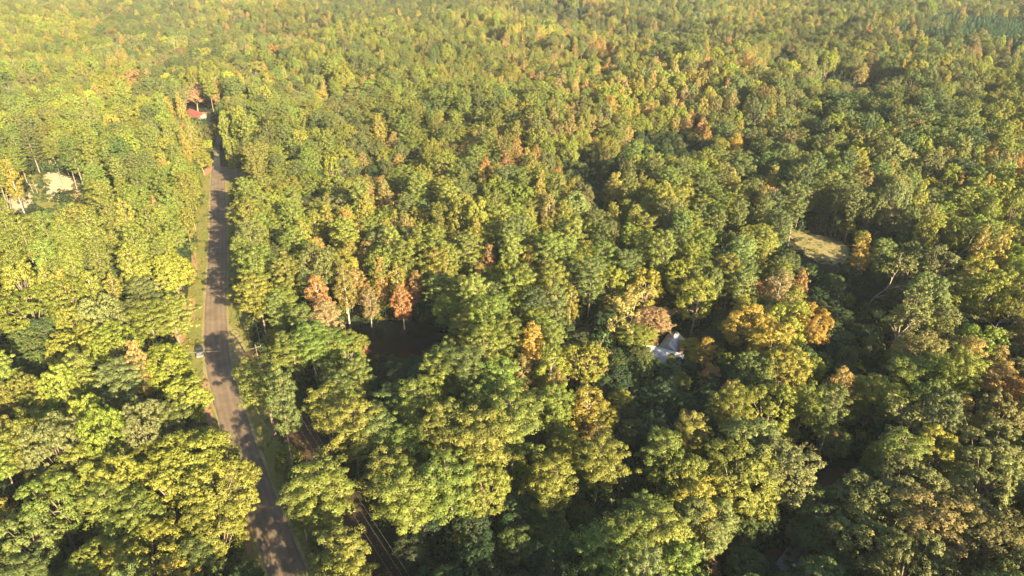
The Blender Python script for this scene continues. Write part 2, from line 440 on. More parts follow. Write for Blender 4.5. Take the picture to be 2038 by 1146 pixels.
def make_pine(seed, H=21., R=3.9, base=.52, dens=1.0, clump=.70, per=72, leaf=.30):
    r = np.random.default_rng(seed); w = Wood()
    path = bent(H * .96, 1.0, r)
    w.tube(path, [.27, .24, .20, .15, .10, .04], 6)
    C, Rd = [], []
    def axis(z):
        t = z / H
        i = min(int(t * 5), 4); f = t * 5 - i
        return Vector(path[i]).lerp(Vector(path[i + 1]), f)
    z = H * base
    side_ph = r.uniform(0, 6.28); lop = r.uniform(.1, .35)
    while z < H - .4:
        u = (z / H - base) / (1 - base)
        prof = (math.sin(min(u / .42, 1) * math.pi / 2) * .45 + .55) if u < .42 else math.sqrt(max(0, 1 - ((u - .42) / .62) ** 2))
        nb = int(r.integers(4, 7))
        ph0 = r.uniform(0, 6.28)
        for k in range(nb):
            a = ph0 + 6.283 * k / nb + r.uniform(-.35, .35)
            L = R * prof * r.uniform(.6, 1.18) * (1 + lop * math.cos(a - side_ph))
            if L < .5: continue
            c0 = axis(z); rise = r.uniform(.0, .35) * L + .3 * u * L
            tip = c0 + Vector((math.cos(a) * L, math.sin(a) * L, rise))
            if k % 2 == 0 and L > 1.5: w.tube([tuple(c0), tuple(c0.lerp(tip, .5) - Vector((0, 0, .1 * L))), tuple(tip)], [.06, .045, .02], 3)
            nc = max(1, int(L / .72 * dens))
            for q in range(nc):
                f = 1 - q * .66 / L if L > 1 else 1
                if f < .3: break
                p = c0.lerp(tip, f)
                sp = .35 * L * (1 - .3 * f)
                C.append((p.x + r.uniform(-sp, sp) * .8, p.y + r.uniform(-sp, sp) * .8, p.z + r.uniform(-.35, .35)))
                Rd.append(clump * r.uniform(.65, 1.25))
        z += r.uniform(.75, 1.15) / dens ** .5
    t = axis(H * .97)
    for k in range(4):
        C.append((t.x + r.uniform(-.5, .5), t.y + r.uniform(-.5, .5), H - r.uniform(0, .9))); Rd.append(clump * .8)
    V, var = leaf_quads(C, Rd, per, leaf, r, .72, -.3, .65, .3, .6)
    return V, var, w
def make_broadleaf(seed, H=18., R=4.8, base=.32, nl=17, per=48, clump=.60, leaf=.30):
    r = np.random.default_rng(seed); w = Wood()
    path = bent(H * .72, 1.4, r)
    w.tube(path, [.34, .29, .24, .19, .13, .06], 6)
    C, Rd = [], []
    cz = H * (base + 1) / 2; hz = H * (1 - base) / 2
    for i in range(nl):
        u = (i + .5) / nl
        zz = -.75 + 1.62 * u
        a = i * 2.4 + r.uniform(-.5, .5)
        rr = math.sqrt(max(0, 1 - min(abs(zz), .99) ** 2.2)) * R * r.uniform(.55, .85)
        lr = r.uniform(1.5, 2.5) * R / 4.8
        lc = Vector((math.cos(a) * rr, math.sin(a) * rr, cz + zz * (hz - lr * .6)))
        st = Vector(path[int(r.integers(2, 5))])
        mid = st.lerp(lc, .5) + Vector((0, 0, -.3))
        w.tube([tuple(st), tuple(mid), tuple(lc)], [.13, .09, .04], 4)
        nc = int(21 * (lr / 2) ** 2) + 6
        for k in range(nc):
            d = r.normal(size=3); d /= np.linalg.norm(d)
            out_ = Vector((lc.x, lc.y, (lc.z - cz) * .9 + 1.0)).normalized()
            if d @ np.array(out_) < -.25: d = -d
            C.append(tuple(np.array(lc) + d * lr * r.uniform(.7, 1.12) * np.array([1, 1, .85]))); Rd.append(clump * r.uniform(.6, 1.3))
    V, var = leaf_quads(C, Rd, per, leaf, r, .75, -.4, .7, .3, .8)
    return V, var, w
def make_upright(seed, H=18., R=2.9, base=.24, per=60, clump=.64, leaf=.28, dens=1.):
    """narrow autumn crown of steep sprays"""
    r = np.random.default_rng(seed); w = Wood()
    path = bent(H * .95, .8, r)
    w.tube(path, [.24, .2, .16, .12, .08, .03], 6)
    C, Rd = [], []
    z = H * base
    while z < H - .5:
        u = (z / H - base) / (1 - base)
        prof = math.sin(min(u / .3, 1) * 1.57) * .4 + .6 if u < .3 else max(.08, (1 - ((u - .3) / .72) ** 1.6))
        i = min(int(z / H * 5), 4); c0 = Vector(path[i]).lerp(Vector(path[i + 1]), z / H * 5 - i)
        nb = int(r.integers(4, 6)); ph = r.uniform(0, 6.28)
        for k in range(nb):
            a = ph + 6.283 * k / nb + r.uniform(-.4, .4)
            L = R * prof * r.uniform(.55, 1.15)
            tip = c0 + Vector((math.cos(a) * L, math.sin(a) * L, L * r.uniform(.5, 1.0)))
            if k < 2: w.tube([tuple(c0), tuple(tip)], [.06, .02], 3)
            for q in range(max(1, int(L / .8 * dens))):
                p = c0.lerp(tip, 1 - q * .26)
                C.append((p.x + r.uniform(-.5, .5), p.y + r.uniform(-.5, .5), min(p.z, H) + r.uniform(-.4, .4))); Rd.append(clump * r.uniform(.6, 1.25))
        z += r.uniform(.7, 1.0)
    V, var = leaf_quads(C, Rd, per, leaf, r, .95, -.5, .8, .2, .8)
    return V, var, w
def make_cone(seed, H=9., R=2.0, per=44, leaf=.28):
    """young pine: whorls of short rising branches right down to the ground"""
    r = np.random.default_rng(seed); w = Wood()
    w.tube([(0, 0, -.2), (0.05, 0, H * .5), (0, .04, H)], [.11, .07, .02], 5)
    C, Rd = [], []
    z = H * .1
    while z < H - .2:
        u = z / H; L0 = R * (1 - u) ** .75
        for k in range(5):
            a = k * 1.257 + z * 2.1 + r.uniform(-.3, .3); L = max(.15, L0 * r.uniform(.7, 1.15))
            for q in range(1 if L < .8 else 2):
                f = 1 - .45 * q
                C.append((math.cos(a) * L * f, math.sin(a) * L * f, z + L * f * .35)); Rd.append(r.uniform(.38, .62))
        z += .62
    C.append((0, 0, H)); Rd.append(.35)
    V, var = leaf_quads(C, Rd, per, leaf, r, 1., -.4, .7, .2, .55)
    return V, var, w
def make_shrub(seed, H=3., R=2., per=26, n=16, leaf=.42):
    r = np.random.default_rng(seed); w = Wood()
    w.tube([(0, 0, -.1), (.1, .1, H * .6)], [.06, .02], 3)
    C, Rd = [], []
    for i in range(n):
        a = i * 2.4; q = math.sqrt((i + .5) / n)
        C.append((math.cos(a) * R * q * .8, math.sin(a) * R * q * .8, H * (.9 - .65 * q * q) * r.uniform(.6, 1.05))); Rd.append(r.uniform(.5, .95))
    V, var = leaf_quads(C, Rd, per, leaf, r, .8, -.2, .7, .3, .7)
    return V, var, w
def make_bare(seed, H=18., tufts=.5, spread=.62, per=10, leaf=.38, low=.35):
    """leafless or nearly leafless tree: trunk, forking limbs and twigs"""
    r = np.random.default_rng(seed); w = Wood(); C, Rd = [], []
    def grow(p, d, L, rad, lv):
        n = 3; pts = [tuple(p)]; q = Vector(p); dd = Vector(d)
        for i in range(n):
            dd = (dd + Vector(r.normal(size=3)) * .16 + Vector((0, 0, .05))).normalized()
            q = q + dd * L / n; pts.append(tuple(q))
        w.tube(pts, [rad, rad * .85, rad * .7, rad * .5], 6 if lv == 0 else (4 if lv < 3 else 3))
        if lv >= 3 and r.random() < tufts: C.append(tuple(q)); Rd.append(r.uniform(.3, .62))
        if lv >= 4: return
        for k in range(4 if lv == 0 else 3):
            a = Vector(r.normal(size=3)); a -= a.project(dd); a.normalize()
            nd = (dd * 1.0 + a * spread * r.uniform(.7, 1.4)).normalized()
            st = Vector(pts[-1 if k < 2 else -2])
            grow(st, nd, L * r.uniform(.55, .78) * (.75 if lv == 0 else 1), rad * .55, lv + 1)
    grow(Vector((0, 0, -.3)), Vector((r.uniform(-.08, .08), r.uniform(-.08, .08), 1)), H * low * 1.25, .26, 0)
    if not C: C, Rd = [(0, 0, H * .8)], [.3]
    V, var = leaf_quads(C, Rd, per, leaf, r, .9, -.6, .9, .1, .8)
    return V, var, w

PROTO_COL = bpy.data.collections.new("prototypes")      # holds the seed trees of the instanced stuff, never drawn itself
KINDS = {}
def register(kind, builds, mat, bark):
    lst = []
    for i, (V, var, w) in enumerate(builds):
        crown = crown_mesh(f"{kind}_crown", V, var, mat)
        tm = bpy.data.meshes.new(f"{kind}_trunk"); tm.from_pydata(w.V, [], w.F); tm.materials.append(bark)
        tm.polygons.foreach_set("use_smooth", [True] * len(tm.polygons))
        whole = crown_mesh(f"{kind}_whole", V, var, mat, w, bark)
        lst.append((crown, tm, whole))
    col = bpy.data.collections.new(f"seed_{kind}")
    for i, (_, _, wm) in enumerate(lst):
        o = bpy.data.objects.new(f"seed_{kind}_{i}", wm); col.objects.link(o)
    KINDS[kind] = dict(parts=lst, col=col, n=len(lst))
register("pine_tree", [make_pine(s, 21 + (s % 3), 3.5 + .25 * (s % 4), .38 + .06 * (s % 3)) for s in range(8)], M_NEEDLE, M_BARK)
register("broadleaf_tree", [make_broadleaf(20 + s, 18 + (s % 2), 4.3 + .35 * (s % 3), nl=16 + s % 3, base=.24 + .04 * (s % 3)) for s in range(6)] + [make_broadleaf(90, 19, 5.4, .3, 10), make_broadleaf(91, 18, 4.6, .15, 24, clump=.55), make_broadleaf(92, 18, 5.8, .42, 12, clump=.58)], M_LEAF, M_BARK)
register("autumn_tree", [make_upright(40 + s, 18, 2.7 + .25 * s) for s in range(4)], M_TURN, M_PALE_BARK)
register("young_pine", [make_cone(50 + s, 9 + s, 1.9 + .15 * s) for s in range(3)], M_NEEDLE, M_BARK)
register("bare_tree", [make_bare(61, 18, .8, .55, 16), make_bare(62, 18, 1., .6, 20), make_bare(63, 19, .55, .5, 14), make_bare(64, 17, .9, .5, 18)], M_TURN, M_TWIG)
register("shrub", [make_shrub(70 + s, 2.2 + .5 * s, 1.7 + .3 * s, n=12 + 3 * s) for s in range(4)], M_LEAF, M_BARK)
PROTO_H = {"pine_tree": 22, "broadleaf_tree": 18.5, "autumn_tree": 18, "young_pine": 10, "bare_tree": 18, "shrub": 2.6}
PROTO_R = {"pine_tree": 4.0, "broadleaf_tree": 5.0, "autumn_tree": 3.1, "young_pine": 2.0, "bare_tree": 4, "shrub": 2}

# ------------------------------------------------------------------ forest survey
# colour of the leaves (linear base colours)
TINTS = {
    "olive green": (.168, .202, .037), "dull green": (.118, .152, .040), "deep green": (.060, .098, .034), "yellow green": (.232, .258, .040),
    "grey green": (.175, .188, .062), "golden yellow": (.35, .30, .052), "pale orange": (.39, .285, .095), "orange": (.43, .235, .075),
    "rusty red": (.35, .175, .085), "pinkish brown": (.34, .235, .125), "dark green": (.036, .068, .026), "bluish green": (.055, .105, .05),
}
ROWS_Y = [0, 60, 120, 190, 270, 360, 460, 570, 690, 820, 960, 1146]
MAP = ["yobboobbbocobboobccc",
       "yybbboyybyooobbbbobo",
       "byobybypyyooooobbbby",
       "pyybbpbppppooobbPPPy",
       "pppyypyoyooydpbPybPo",
       "tttp-pyoypybyppPPbyy",
       "tttypponppppypyoobby",
       "ydby-podPpPPyyyodbby",
       "yypyypppppybdoydobpo",
       "pyyyy-ppppdypppbpPbb",
       "bypyyp-pddpdppbbbbbb"]
MAP[6] = "tttyypoppppp" + "ypp" + "odbby"
MAP[7] = "yybyyppdpppPyyyodbby"
PLANT1 = [(1735, 58), (1800, 36), (1870, 10), (2080, 4), (2080, 92), (1930, 86), (1780, 80)]
PLANT2 = [(1045, 26), (1060, 8), (1240, 14), (1250, 34), (1130, 32)]
def cell(px, py):
    i = int(np.clip(px // 101.9, 0, 19)); j = int(np.clip(np.searchsorted(ROWS_Y, py, side='right') - 1, 0, 10))
    pt = np.array([[px, py]])
    if in_poly(pt, PLANT1)[0] or in_poly(pt, PLANT2)[0]: return "c"
    return "b" if MAP[j][i] == "c" else MAP[j][i]
# kind, colour and probability for each letter of the map
MIX = {
    "p": [("pine_tree", "olive green", .58), ("pine_tree", "dull green", .2), ("broadleaf_tree", "yellow green", .12), ("broadleaf_tree", "dull green", .05), ("autumn_tree", "golden yellow", .03), ("autumn_tree", "pale orange", .03), ("autumn_tree", "orange", .01)],
    "P": [("pine_tree", "dull green", .6), ("pine_tree", "deep green", .2), ("broadleaf_tree", "grey green", .13), ("autumn_tree", "golden yellow", .05), ("bare_tree", "pinkish brown", .02)],
    "b": [("broadleaf_tree", "grey green", .42), ("broadleaf_tree", "dull green", .17), ("bare_tree", "grey green", .04), ("pine_tree", "dull green", .13), ("broadleaf_tree", "yellow green", .14), ("autumn_tree", "golden yellow", .06), ("autumn_tree", "pale orange", .04)],
    "y": [("broadleaf_tree", "yellow green", .42), ("autumn_tree", "yellow green", .14), ("autumn_tree", "golden yellow", .12), ("pine_tree", "olive green", .16), ("broadleaf_tree", "grey green", .1), ("autumn_tree", "pale orange", .08), ("bare_tree", "pale orange", .03)],
    "o": [("autumn_tree", "pale orange", .22), ("autumn_tree", "golden yellow", .19), ("broadleaf_tree", "yellow green", .20), ("autumn_tree", "orange", .06), ("broadleaf_tree", "grey green", .15), ("autumn_tree", "pinkish brown", .05), ("pine_tree", "olive green", .11), ("bare_tree", "pinkish brown", .02)],
    "t": [("pine_tree", "olive green", .5), ("young_pine", "dull green", .5)],
    "c": [("young_pine", "bluish green", 1.0)],
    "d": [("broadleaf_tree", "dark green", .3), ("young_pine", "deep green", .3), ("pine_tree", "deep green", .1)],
}
MIX["-"] = MIX["p"]
trees = []      # x, y, kind, tint name, height, radius, placed by hand

# landmark trees: crown middle in the survey (px, py), kind, leaf colour, height, crown radius
HAND = [
    (525, 765, "pine_tree", "olive green", 19, 5.0), (633, 965, "pine_tree", "olive green", 20, 5.2), (692, 1108, "pine_tree", "olive green", 18, 4.2),
    (600, 1010, "pine_tree", "dull green", 15, 3.2),
    (390, 925, "broadleaf_tree", "yellow green", 18, 6.2), (440, 985, "broadleaf_tree", "yellow green", 17, 5.2), (430, 1060, "broadleaf_tree", "yellow green", 15, 4.8),
    (330, 980, "broadleaf_tree", "yellow green", 16, 5.4), (165, 960, "broadleaf_tree", "yellow green", 17, 5.2), (110, 1010, "broadleaf_tree", "olive green", 18, 5.6),
    (260, 1050, "pine_tree", "olive green", 17, 4.2), (300, 1125, "broadleaf_tree", "yellow green", 16, 5.0), (60, 1080, "broadleaf_tree", "grey green", 16, 5.0),
    (215, 1130, "broadleaf_tree", "yellow green", 14, 5.0), (385, 1110, "pine_tree", "dull green", 14, 3.5), (50, 1140, "pine_tree", "dull green", 14, 4),
    (160, 700, "broadleaf_tree", "yellow green", 17, 5.0), (230, 690, "broadleaf_tree", "yellow green", 18, 4.8), (60, 620, "broadleaf_tree", "yellow green", 16, 6.0),
    (230, 575, "autumn_tree", "golden yellow", 15, 2.6), (310, 560, "broadleaf_tree", "yellow green", 18, 5.2), (345, 545, "broadleaf_tree", "yellow green", 17, 4.6),
    (340, 620, "pine_tree", "olive green", 17, 4.4), (300, 640, "pine_tree", "olive green", 18, 4.5), (330, 735, "broadleaf_tree", "yellow green", 16, 5.0),
    (370, 790, "broadleaf_tree", "yellow green", 14, 4.2), (250, 755, "pine_tree", "grey green", 18, 4.4), (330, 835, "pine_tree", "dull green", 16, 4.0),
    (635, 590, "autumn_tree", "orange", 19, 3.2), (650, 630, "autumn_tree", "pinkish brown", 14, 3.4), (685, 565, "autumn_tree", "pale orange", 20, 3.0),
    (760, 555, "autumn_tree", "orange", 19, 2.2), (792, 560, "autumn_tree", "golden yellow", 18, 2.6), (828, 572, "autumn_tree", "rusty red", 15, 2.4),
    (800, 600, "autumn_tree", "rusty red", 14, 2.6), (735, 600, "autumn_tree", "pinkish brown", 13, 2.6),
    (972, 525, "autumn_tree", "rusty red", 19, 2.2), (955, 555, "autumn_tree", "pale orange", 16, 2.4),
    (966, 345, "autumn_tree", "orange", 19, 3.4), (1010, 332, "autumn_tree", "rusty red", 20, 4.2), (845, 318, "bare_tree", "rusty red", 18, 5.0),
    (630, 450, "autumn_tree", "golden yellow", 17, 3.4), (655, 440, "autumn_tree", "golden yellow", 17, 3.2), (770, 410, "autumn_tree", "pale orange", 18, 3.6), (512, 483, "broadleaf_tree", "yellow green", 17, 3.6),
    (790, 450, "autumn_tree", "golden yellow", 17, 3.6), (722, 690, "autumn_tree", "rusty red", 7, 1.6),
    (1095, 745, "autumn_tree", "yellow green", 19, 4.0), (1160, 725, "broadleaf_tree", "yellow green", 15, 4.2), (1168, 812, "autumn_tree", "golden yellow", 19, 4.2),
    (1168, 680, "bare_tree", "pinkish brown", 15, 4.6), (1245, 592, "bare_tree", "pale orange", 19, 6.0), (1215, 570, "broadleaf_tree", "yellow green", 18, 4.2), (1285, 575, "broadleaf_tree", "yellow green", 18, 4.5),
    (1295, 640, "broadleaf_tree", "pinkish brown", 10, 4.4), (1320, 625, "bare_tree", "pinkish brown", 10, 4.0), (1280, 672, "broadleaf_tree", "yellow green", 8, 3.4), (1405, 700, "autumn_tree", "golden yellow", 11, 2.2),
    (1375, 690, "broadleaf_tree", "golden yellow", 5, 3.4), (1412, 745, "autumn_tree", "orange", 9, 2.6), (1385, 600, "broadleaf_tree", "yellow green", 18, 4.6), (1360, 560, "broadleaf_tree", "yellow green", 19, 4.5),
    (1490, 660, "broadleaf_tree", "golden yellow", 18, 5.4), (1535, 690, "broadleaf_tree", "golden yellow", 17, 5.0), (1612, 655, "broadleaf_tree", "golden yellow", 16, 4.4), (1560, 650, "broadleaf_tree", "yellow green", 18, 4.5),
    (1560, 735, "broadleaf_tree", "yellow green", 17, 5.0), (1500, 745, "broadleaf_tree", "dull green", 16, 4.6),
    (1550, 580, "autumn_tree", "pinkish brown", 18, 4.2), (1510, 585, "bare_tree", "rusty red", 16, 4.0), (1575, 610, "autumn_tree", "golden yellow", 18, 3.4),
    (1745, 545, "bare_tree", "grey green", 22, 6.0), (1795, 635, "bare_tree", "grey green", 23, 5.2), (1910, 470, "bare_tree", "grey green", 21, 4.6), (1950, 640, "bare_tree", "grey green", 19, 6.0),
    (1675, 772, "autumn_tree", "pale orange", 16, 3.2), (1740, 790, "broadleaf_tree", "golden yellow", 14, 4.4), (1765, 800, "broadleaf_tree", "golden yellow", 13, 3.6),
    (1925, 712, "autumn_tree", "pale orange", 17, 3.8), (1985, 765, "autumn_tree", "pale orange", 17, 3.8), (2015, 790, "autumn_tree", "orange", 14, 3.4),
    (1500, 900, "broadleaf_tree", "grey green", 19, 6.8), (1560, 940, "broadleaf_tree", "grey green", 18, 6.4), (1470, 960, "broadleaf_tree", "olive green", 17, 5.8), (1385, 1000, "broadleaf_tree", "yellow green", 16, 4.8), (1636, 1028, "broadleaf_tree", "dull green", 12, 4.4), (1612, 1062, "broadleaf_tree", "grey green", 8, 3.2), (1355, 960, "broadleaf_tree", "olive green", 17, 4.2),
    (1410, 1050, "broadleaf_tree", "grey green", 15, 4.8), (1720, 1000, "broadleaf_tree", "grey green", 17, 5.2), (1800, 985, "broadleaf_tree", "grey green", 17, 5.4), (1850, 1060, "broadleaf_tree", "grey green", 18, 6.2),
    (1745, 1075, "broadleaf_tree", "grey green", 15, 5.8), (1960, 1080, "broadleaf_tree", "grey green", 18, 6.4), (1960, 960, "broadleaf_tree", "grey green", 18, 6.0), (1790, 900, "pine_tree", "olive green", 19, 4.6),
    (1800, 750, "pine_tree", "olive green", 15, 4.8), (1860, 750, "pine_tree", "olive green", 15, 4.2), (1460, 810, "pine_tree", "olive green", 17, 4.2), (1380, 860, "pine_tree", "olive green", 17, 3.8), (1320, 905, "pine_tree", "olive green", 18, 3.8),
    (1600, 800, "pine_tree", "olive green", 15, 4.2), (1190, 930, "pine_tree", "olive green", 18, 4.6), (1100, 960, "pine_tree", "olive green", 19, 4.2), (1250, 1080, "pine_tree", "olive green", 18, 4.6), (1310, 1070, "pine_tree", "olive green", 19, 4.6), (1200, 1100, "pine_tree", "olive green", 17, 4.2),
    (275, 165, "broadleaf_tree", "pinkish brown", 20, 7.5), (388, 190, "broadleaf_tree", "pinkish brown", 15, 7.0), (438, 188, "broadleaf_tree", "olive green", 16, 8.0), (505, 145, "broadleaf_tree", "golden yellow", 18, 8.0),
    (400, 320, "broadleaf_tree", "yellow green", 10, 4.5), (370, 305, "autumn_tree", "pale orange", 15, 4.5), (390, 290, "autumn_tree", "pale orange", 15, 4.0),
    (1335, 722, "young_pine", "olive green", 5.5, 1.8), (1300, 728, "broadleaf_tree", "deep green", 5, 2.6), (1362, 712, "broadleaf_tree", "olive green", 4.5, 2.0), (1390, 712, "broadleaf_tree", "golden yellow", 6, 2.6),
    (1275, 710, "broadleaf_tree", "dull green", 7, 2.8), (1350, 728, "broadleaf_tree", "deep green", 5, 2.4),
    (494, 425, "pine_tree", "olive green", 21, 4.4), (490, 378, "pine_tree", "olive green", 21, 4.6), (500, 470, "pine_tree", "dull green", 21, 4.6), (506, 530, "pine_tree", "olive green", 21, 4.8), (515, 590, "pine_tree", "olive green", 20, 4.8),
    (352, 236, "broadleaf_tree", "grey green", 13, 5.0), (410, 266, "broadleaf_tree", "grey green", 12, 6.0),
    (1185, 605, "young_pine", "deep green", 9, 2.6), (1200, 640, "young_pine", "olive green", 8, 2.6), (1235, 650, "young_pine", "olive green", 9, 3), (1255, 660, "pine_tree", "olive green", 10, 3.4),
    (830, 800, "pine_tree", "olive green", 21, 4.8), (900, 960, "pine_tree", "olive green", 21, 4.8), (960, 890, "pine_tree", "olive green", 22, 5.2), (1020, 850, "pine_tree", "olive green", 22, 5.2),
    (820, 1000, "pine_tree", "olive green", 19, 5.2), (780, 950, "pine_tree", "olive green", 20, 4.6), (880, 870, "pine_tree", "olive green", 21, 4.6), (700, 850, "pine_tree", "olive green", 20, 5.0), (650, 820, "pine_tree", "olive green", 17, 4.2), (760, 860, "pine_tree", "dull green", 18, 4.2),
    (960, 980, "broadleaf_tree", "yellow green", 17, 4.2), (930, 750, "pine_tree", "dull green", 21, 4.4), (1000, 760, "pine_tree", "olive green", 22, 4.8), (620, 690, "pine_tree", "olive green", 17, 4.6), (580, 690, "pine_tree", "olive green", 16, 4.6), (690, 700, "broadleaf_tree", "olive green", 13, 4.2), (660, 690, "pine_tree", "olive green", 15, 4.4),
]
# trees just outside the frame whose shadows fall into it
for (x, y, h, R) in [(-27, 56, 19, 4.6), (-33, 49, 20, 4.8), (-24, 46, 19, 4.4), (-21, 36, 20, 4.5), (-30, 39, 20, 4.6), (-36, 58, 15, 4.0), (-22, 60, 20, 4.6), (-12, 60, 16, 4.6), (-18, 63, 12, 4.0), (-7, 54, 19, 4.8), (-3, 47, 20, 4.8), (-14, 52, 18, 4.4)]:
    trees.append((x, y, "pine_tree", "olive green", float(h), float(R), True))
for (px, py, kd, tn, h, R) in HAND:
    x, y = ground_at(px, py, h * (.72 if kd == "pine_tree" else .62))
    trees.append((x, y, kd, tn, float(h), float(R), True))

# views that stay open between the camera and what is seen there
KEEP = [
    [(414, 338), (448, 338), (482, 352), (478, 365), (450, 368), (452, 480), (464, 520), (476, 600), (492, 640), (498, 690), (492, 735), (478, 745), (470, 760), (485, 820), (520, 880), (560, 960), (568, 1010), (600, 1075), (640, 1146),
     (500, 1146), (490, 1060), (480, 960), (455, 900), (415, 830), (398, 760), (384, 700), (365, 690), (352, 690), (366, 630), (382, 560), (390, 480), (404, 420), (408, 360)],
    [(575, 812), (588, 816), (642, 900), (634, 906)],
    [(702, 965), (735, 975), (785, 1146), (745, 1146), (732, 1060), (702, 1010)],
    [(655, 655), (690, 645), (850, 642), (892, 655), (868, 682), (825, 702), (740, 712), (700, 692)],
    [(1284, 694), (1314, 662), (1345, 656), (1372, 700), (1366, 716), (1292, 718)],
    [(80, 338), (155, 350), (164, 374), (112, 388), (98, 408), (66, 418), (16, 424), (0, 412), (0, 400), (56, 382), (78, 368)],
    [(1568, 456), (1650, 462), (1700, 486), (1694, 520), (1640, 532), (1590, 508)],
    [(368, 212), (412, 214), (414, 230), (400, 234), (372, 222)],
    [(1550, 1140), (1572, 1085), (1600, 1085), (1592, 1140)],
    [(1640, 955), (1690, 955), (1688, 985), (1655, 988)],
    [(426, 270), (446, 262), (444, 330), (424, 332)],
    [(212, 360), (232, 372), (228, 382), (216, 374)],
]
# trunks that stand clear of the crowns before them
TRUNKS = [
    [(0, 655), (92, 660), (98, 690), (60, 715), (0, 708)],
    [(188, 722), (202, 722), (224, 806), (212, 808)], [(0, 952), (12, 952), (34, 1022), (20, 1024)], [(58, 362), (76, 362), (80, 392), (64, 392)],
    [(1745, 655), (1772, 655), (1770, 750), (1750, 750)], [(1712, 590), (1735, 590), (1728, 660), (1714, 660)],
]
# stretches where only low growth stands, in the photograph's frame of view
LOW = [
    [(1610, 540), (1700, 520), (1740, 560), (1730, 660), (1700, 740), (1640, 760), (1600, 690), (1602, 590)],
    [(1262, 262), (1330, 250), (1402, 262), (1400, 298), (1290, 300)], [(1110, 305), (1230, 318), (1220, 338), (1120, 335)],
    [(1620, 142), (1760, 152), (1740, 180), (1640, 172)], [(1500, 130), (1560, 98), (1600, 112), (1530, 155)], [(730, 700), (860, 706), (850, 740), (740, 745)],
    [(1430, 610), (1460, 600), (1460, 740), (1420, 730), (1425, 660)],
    [(1200, 730), (1390, 715), (1400, 800), (1340, 880), (1240, 900), (1215, 800)],
    [(850, 1010), (1050, 1000), (1150, 1146), (860, 1146)],
    [(1620, 860), (1720, 860), (1720, 930), (1610, 940)],
    [(1460, 1040), (1560, 1040), (1540, 1146), (1450, 1146)],
]
road_y0, road_y1 = -60., 296.
def blocked_ground(P):
    """where nothing grows at all"""
    y = P[:, 1]; b = np.zeros(len(P), bool)
    rx = np.interp(y, RY, RX)
    d = P[:, 0] - rx
    b |= (y > road_y0) & (y < road_y1) & (d > -7.8) & (d < 8.0)
    c = P - np.array([[CUT0.x, CUT0.y]]); s = c @ np.array([cd.x, cd.y]); q = c @ np.array([-cd.y, cd.x])
    b |= (s > -4) & (s < 89) & (q > -2.6) & (q < 4.6)
    for pl in P_CLR + [P_POND, P_SIDE, P_D1, P_D2, P_LANE]: b |= in_poly(P, pl)
    return b
def hides(P, h, R, lo=.4, polys=KEEP):
    """does the crown stand before one of the open views"""
    bad = np.zeros(len(P), bool)
    for f in (lo, .6, .8, 1.0):
        rr = R * (.7 if f < .9 else .35)
        for ox, oy in ((0, 0), (1, 0), (-1, 0), (0, 1), (0, -1)):
            px, py, dp = project(P[:, 0] + ox * rr, P[:, 1] + oy * rr, h * f)
            q = np.stack([px, py], 1)
            for pl in polys: bad |= in_poly(q, pl)
    return bad

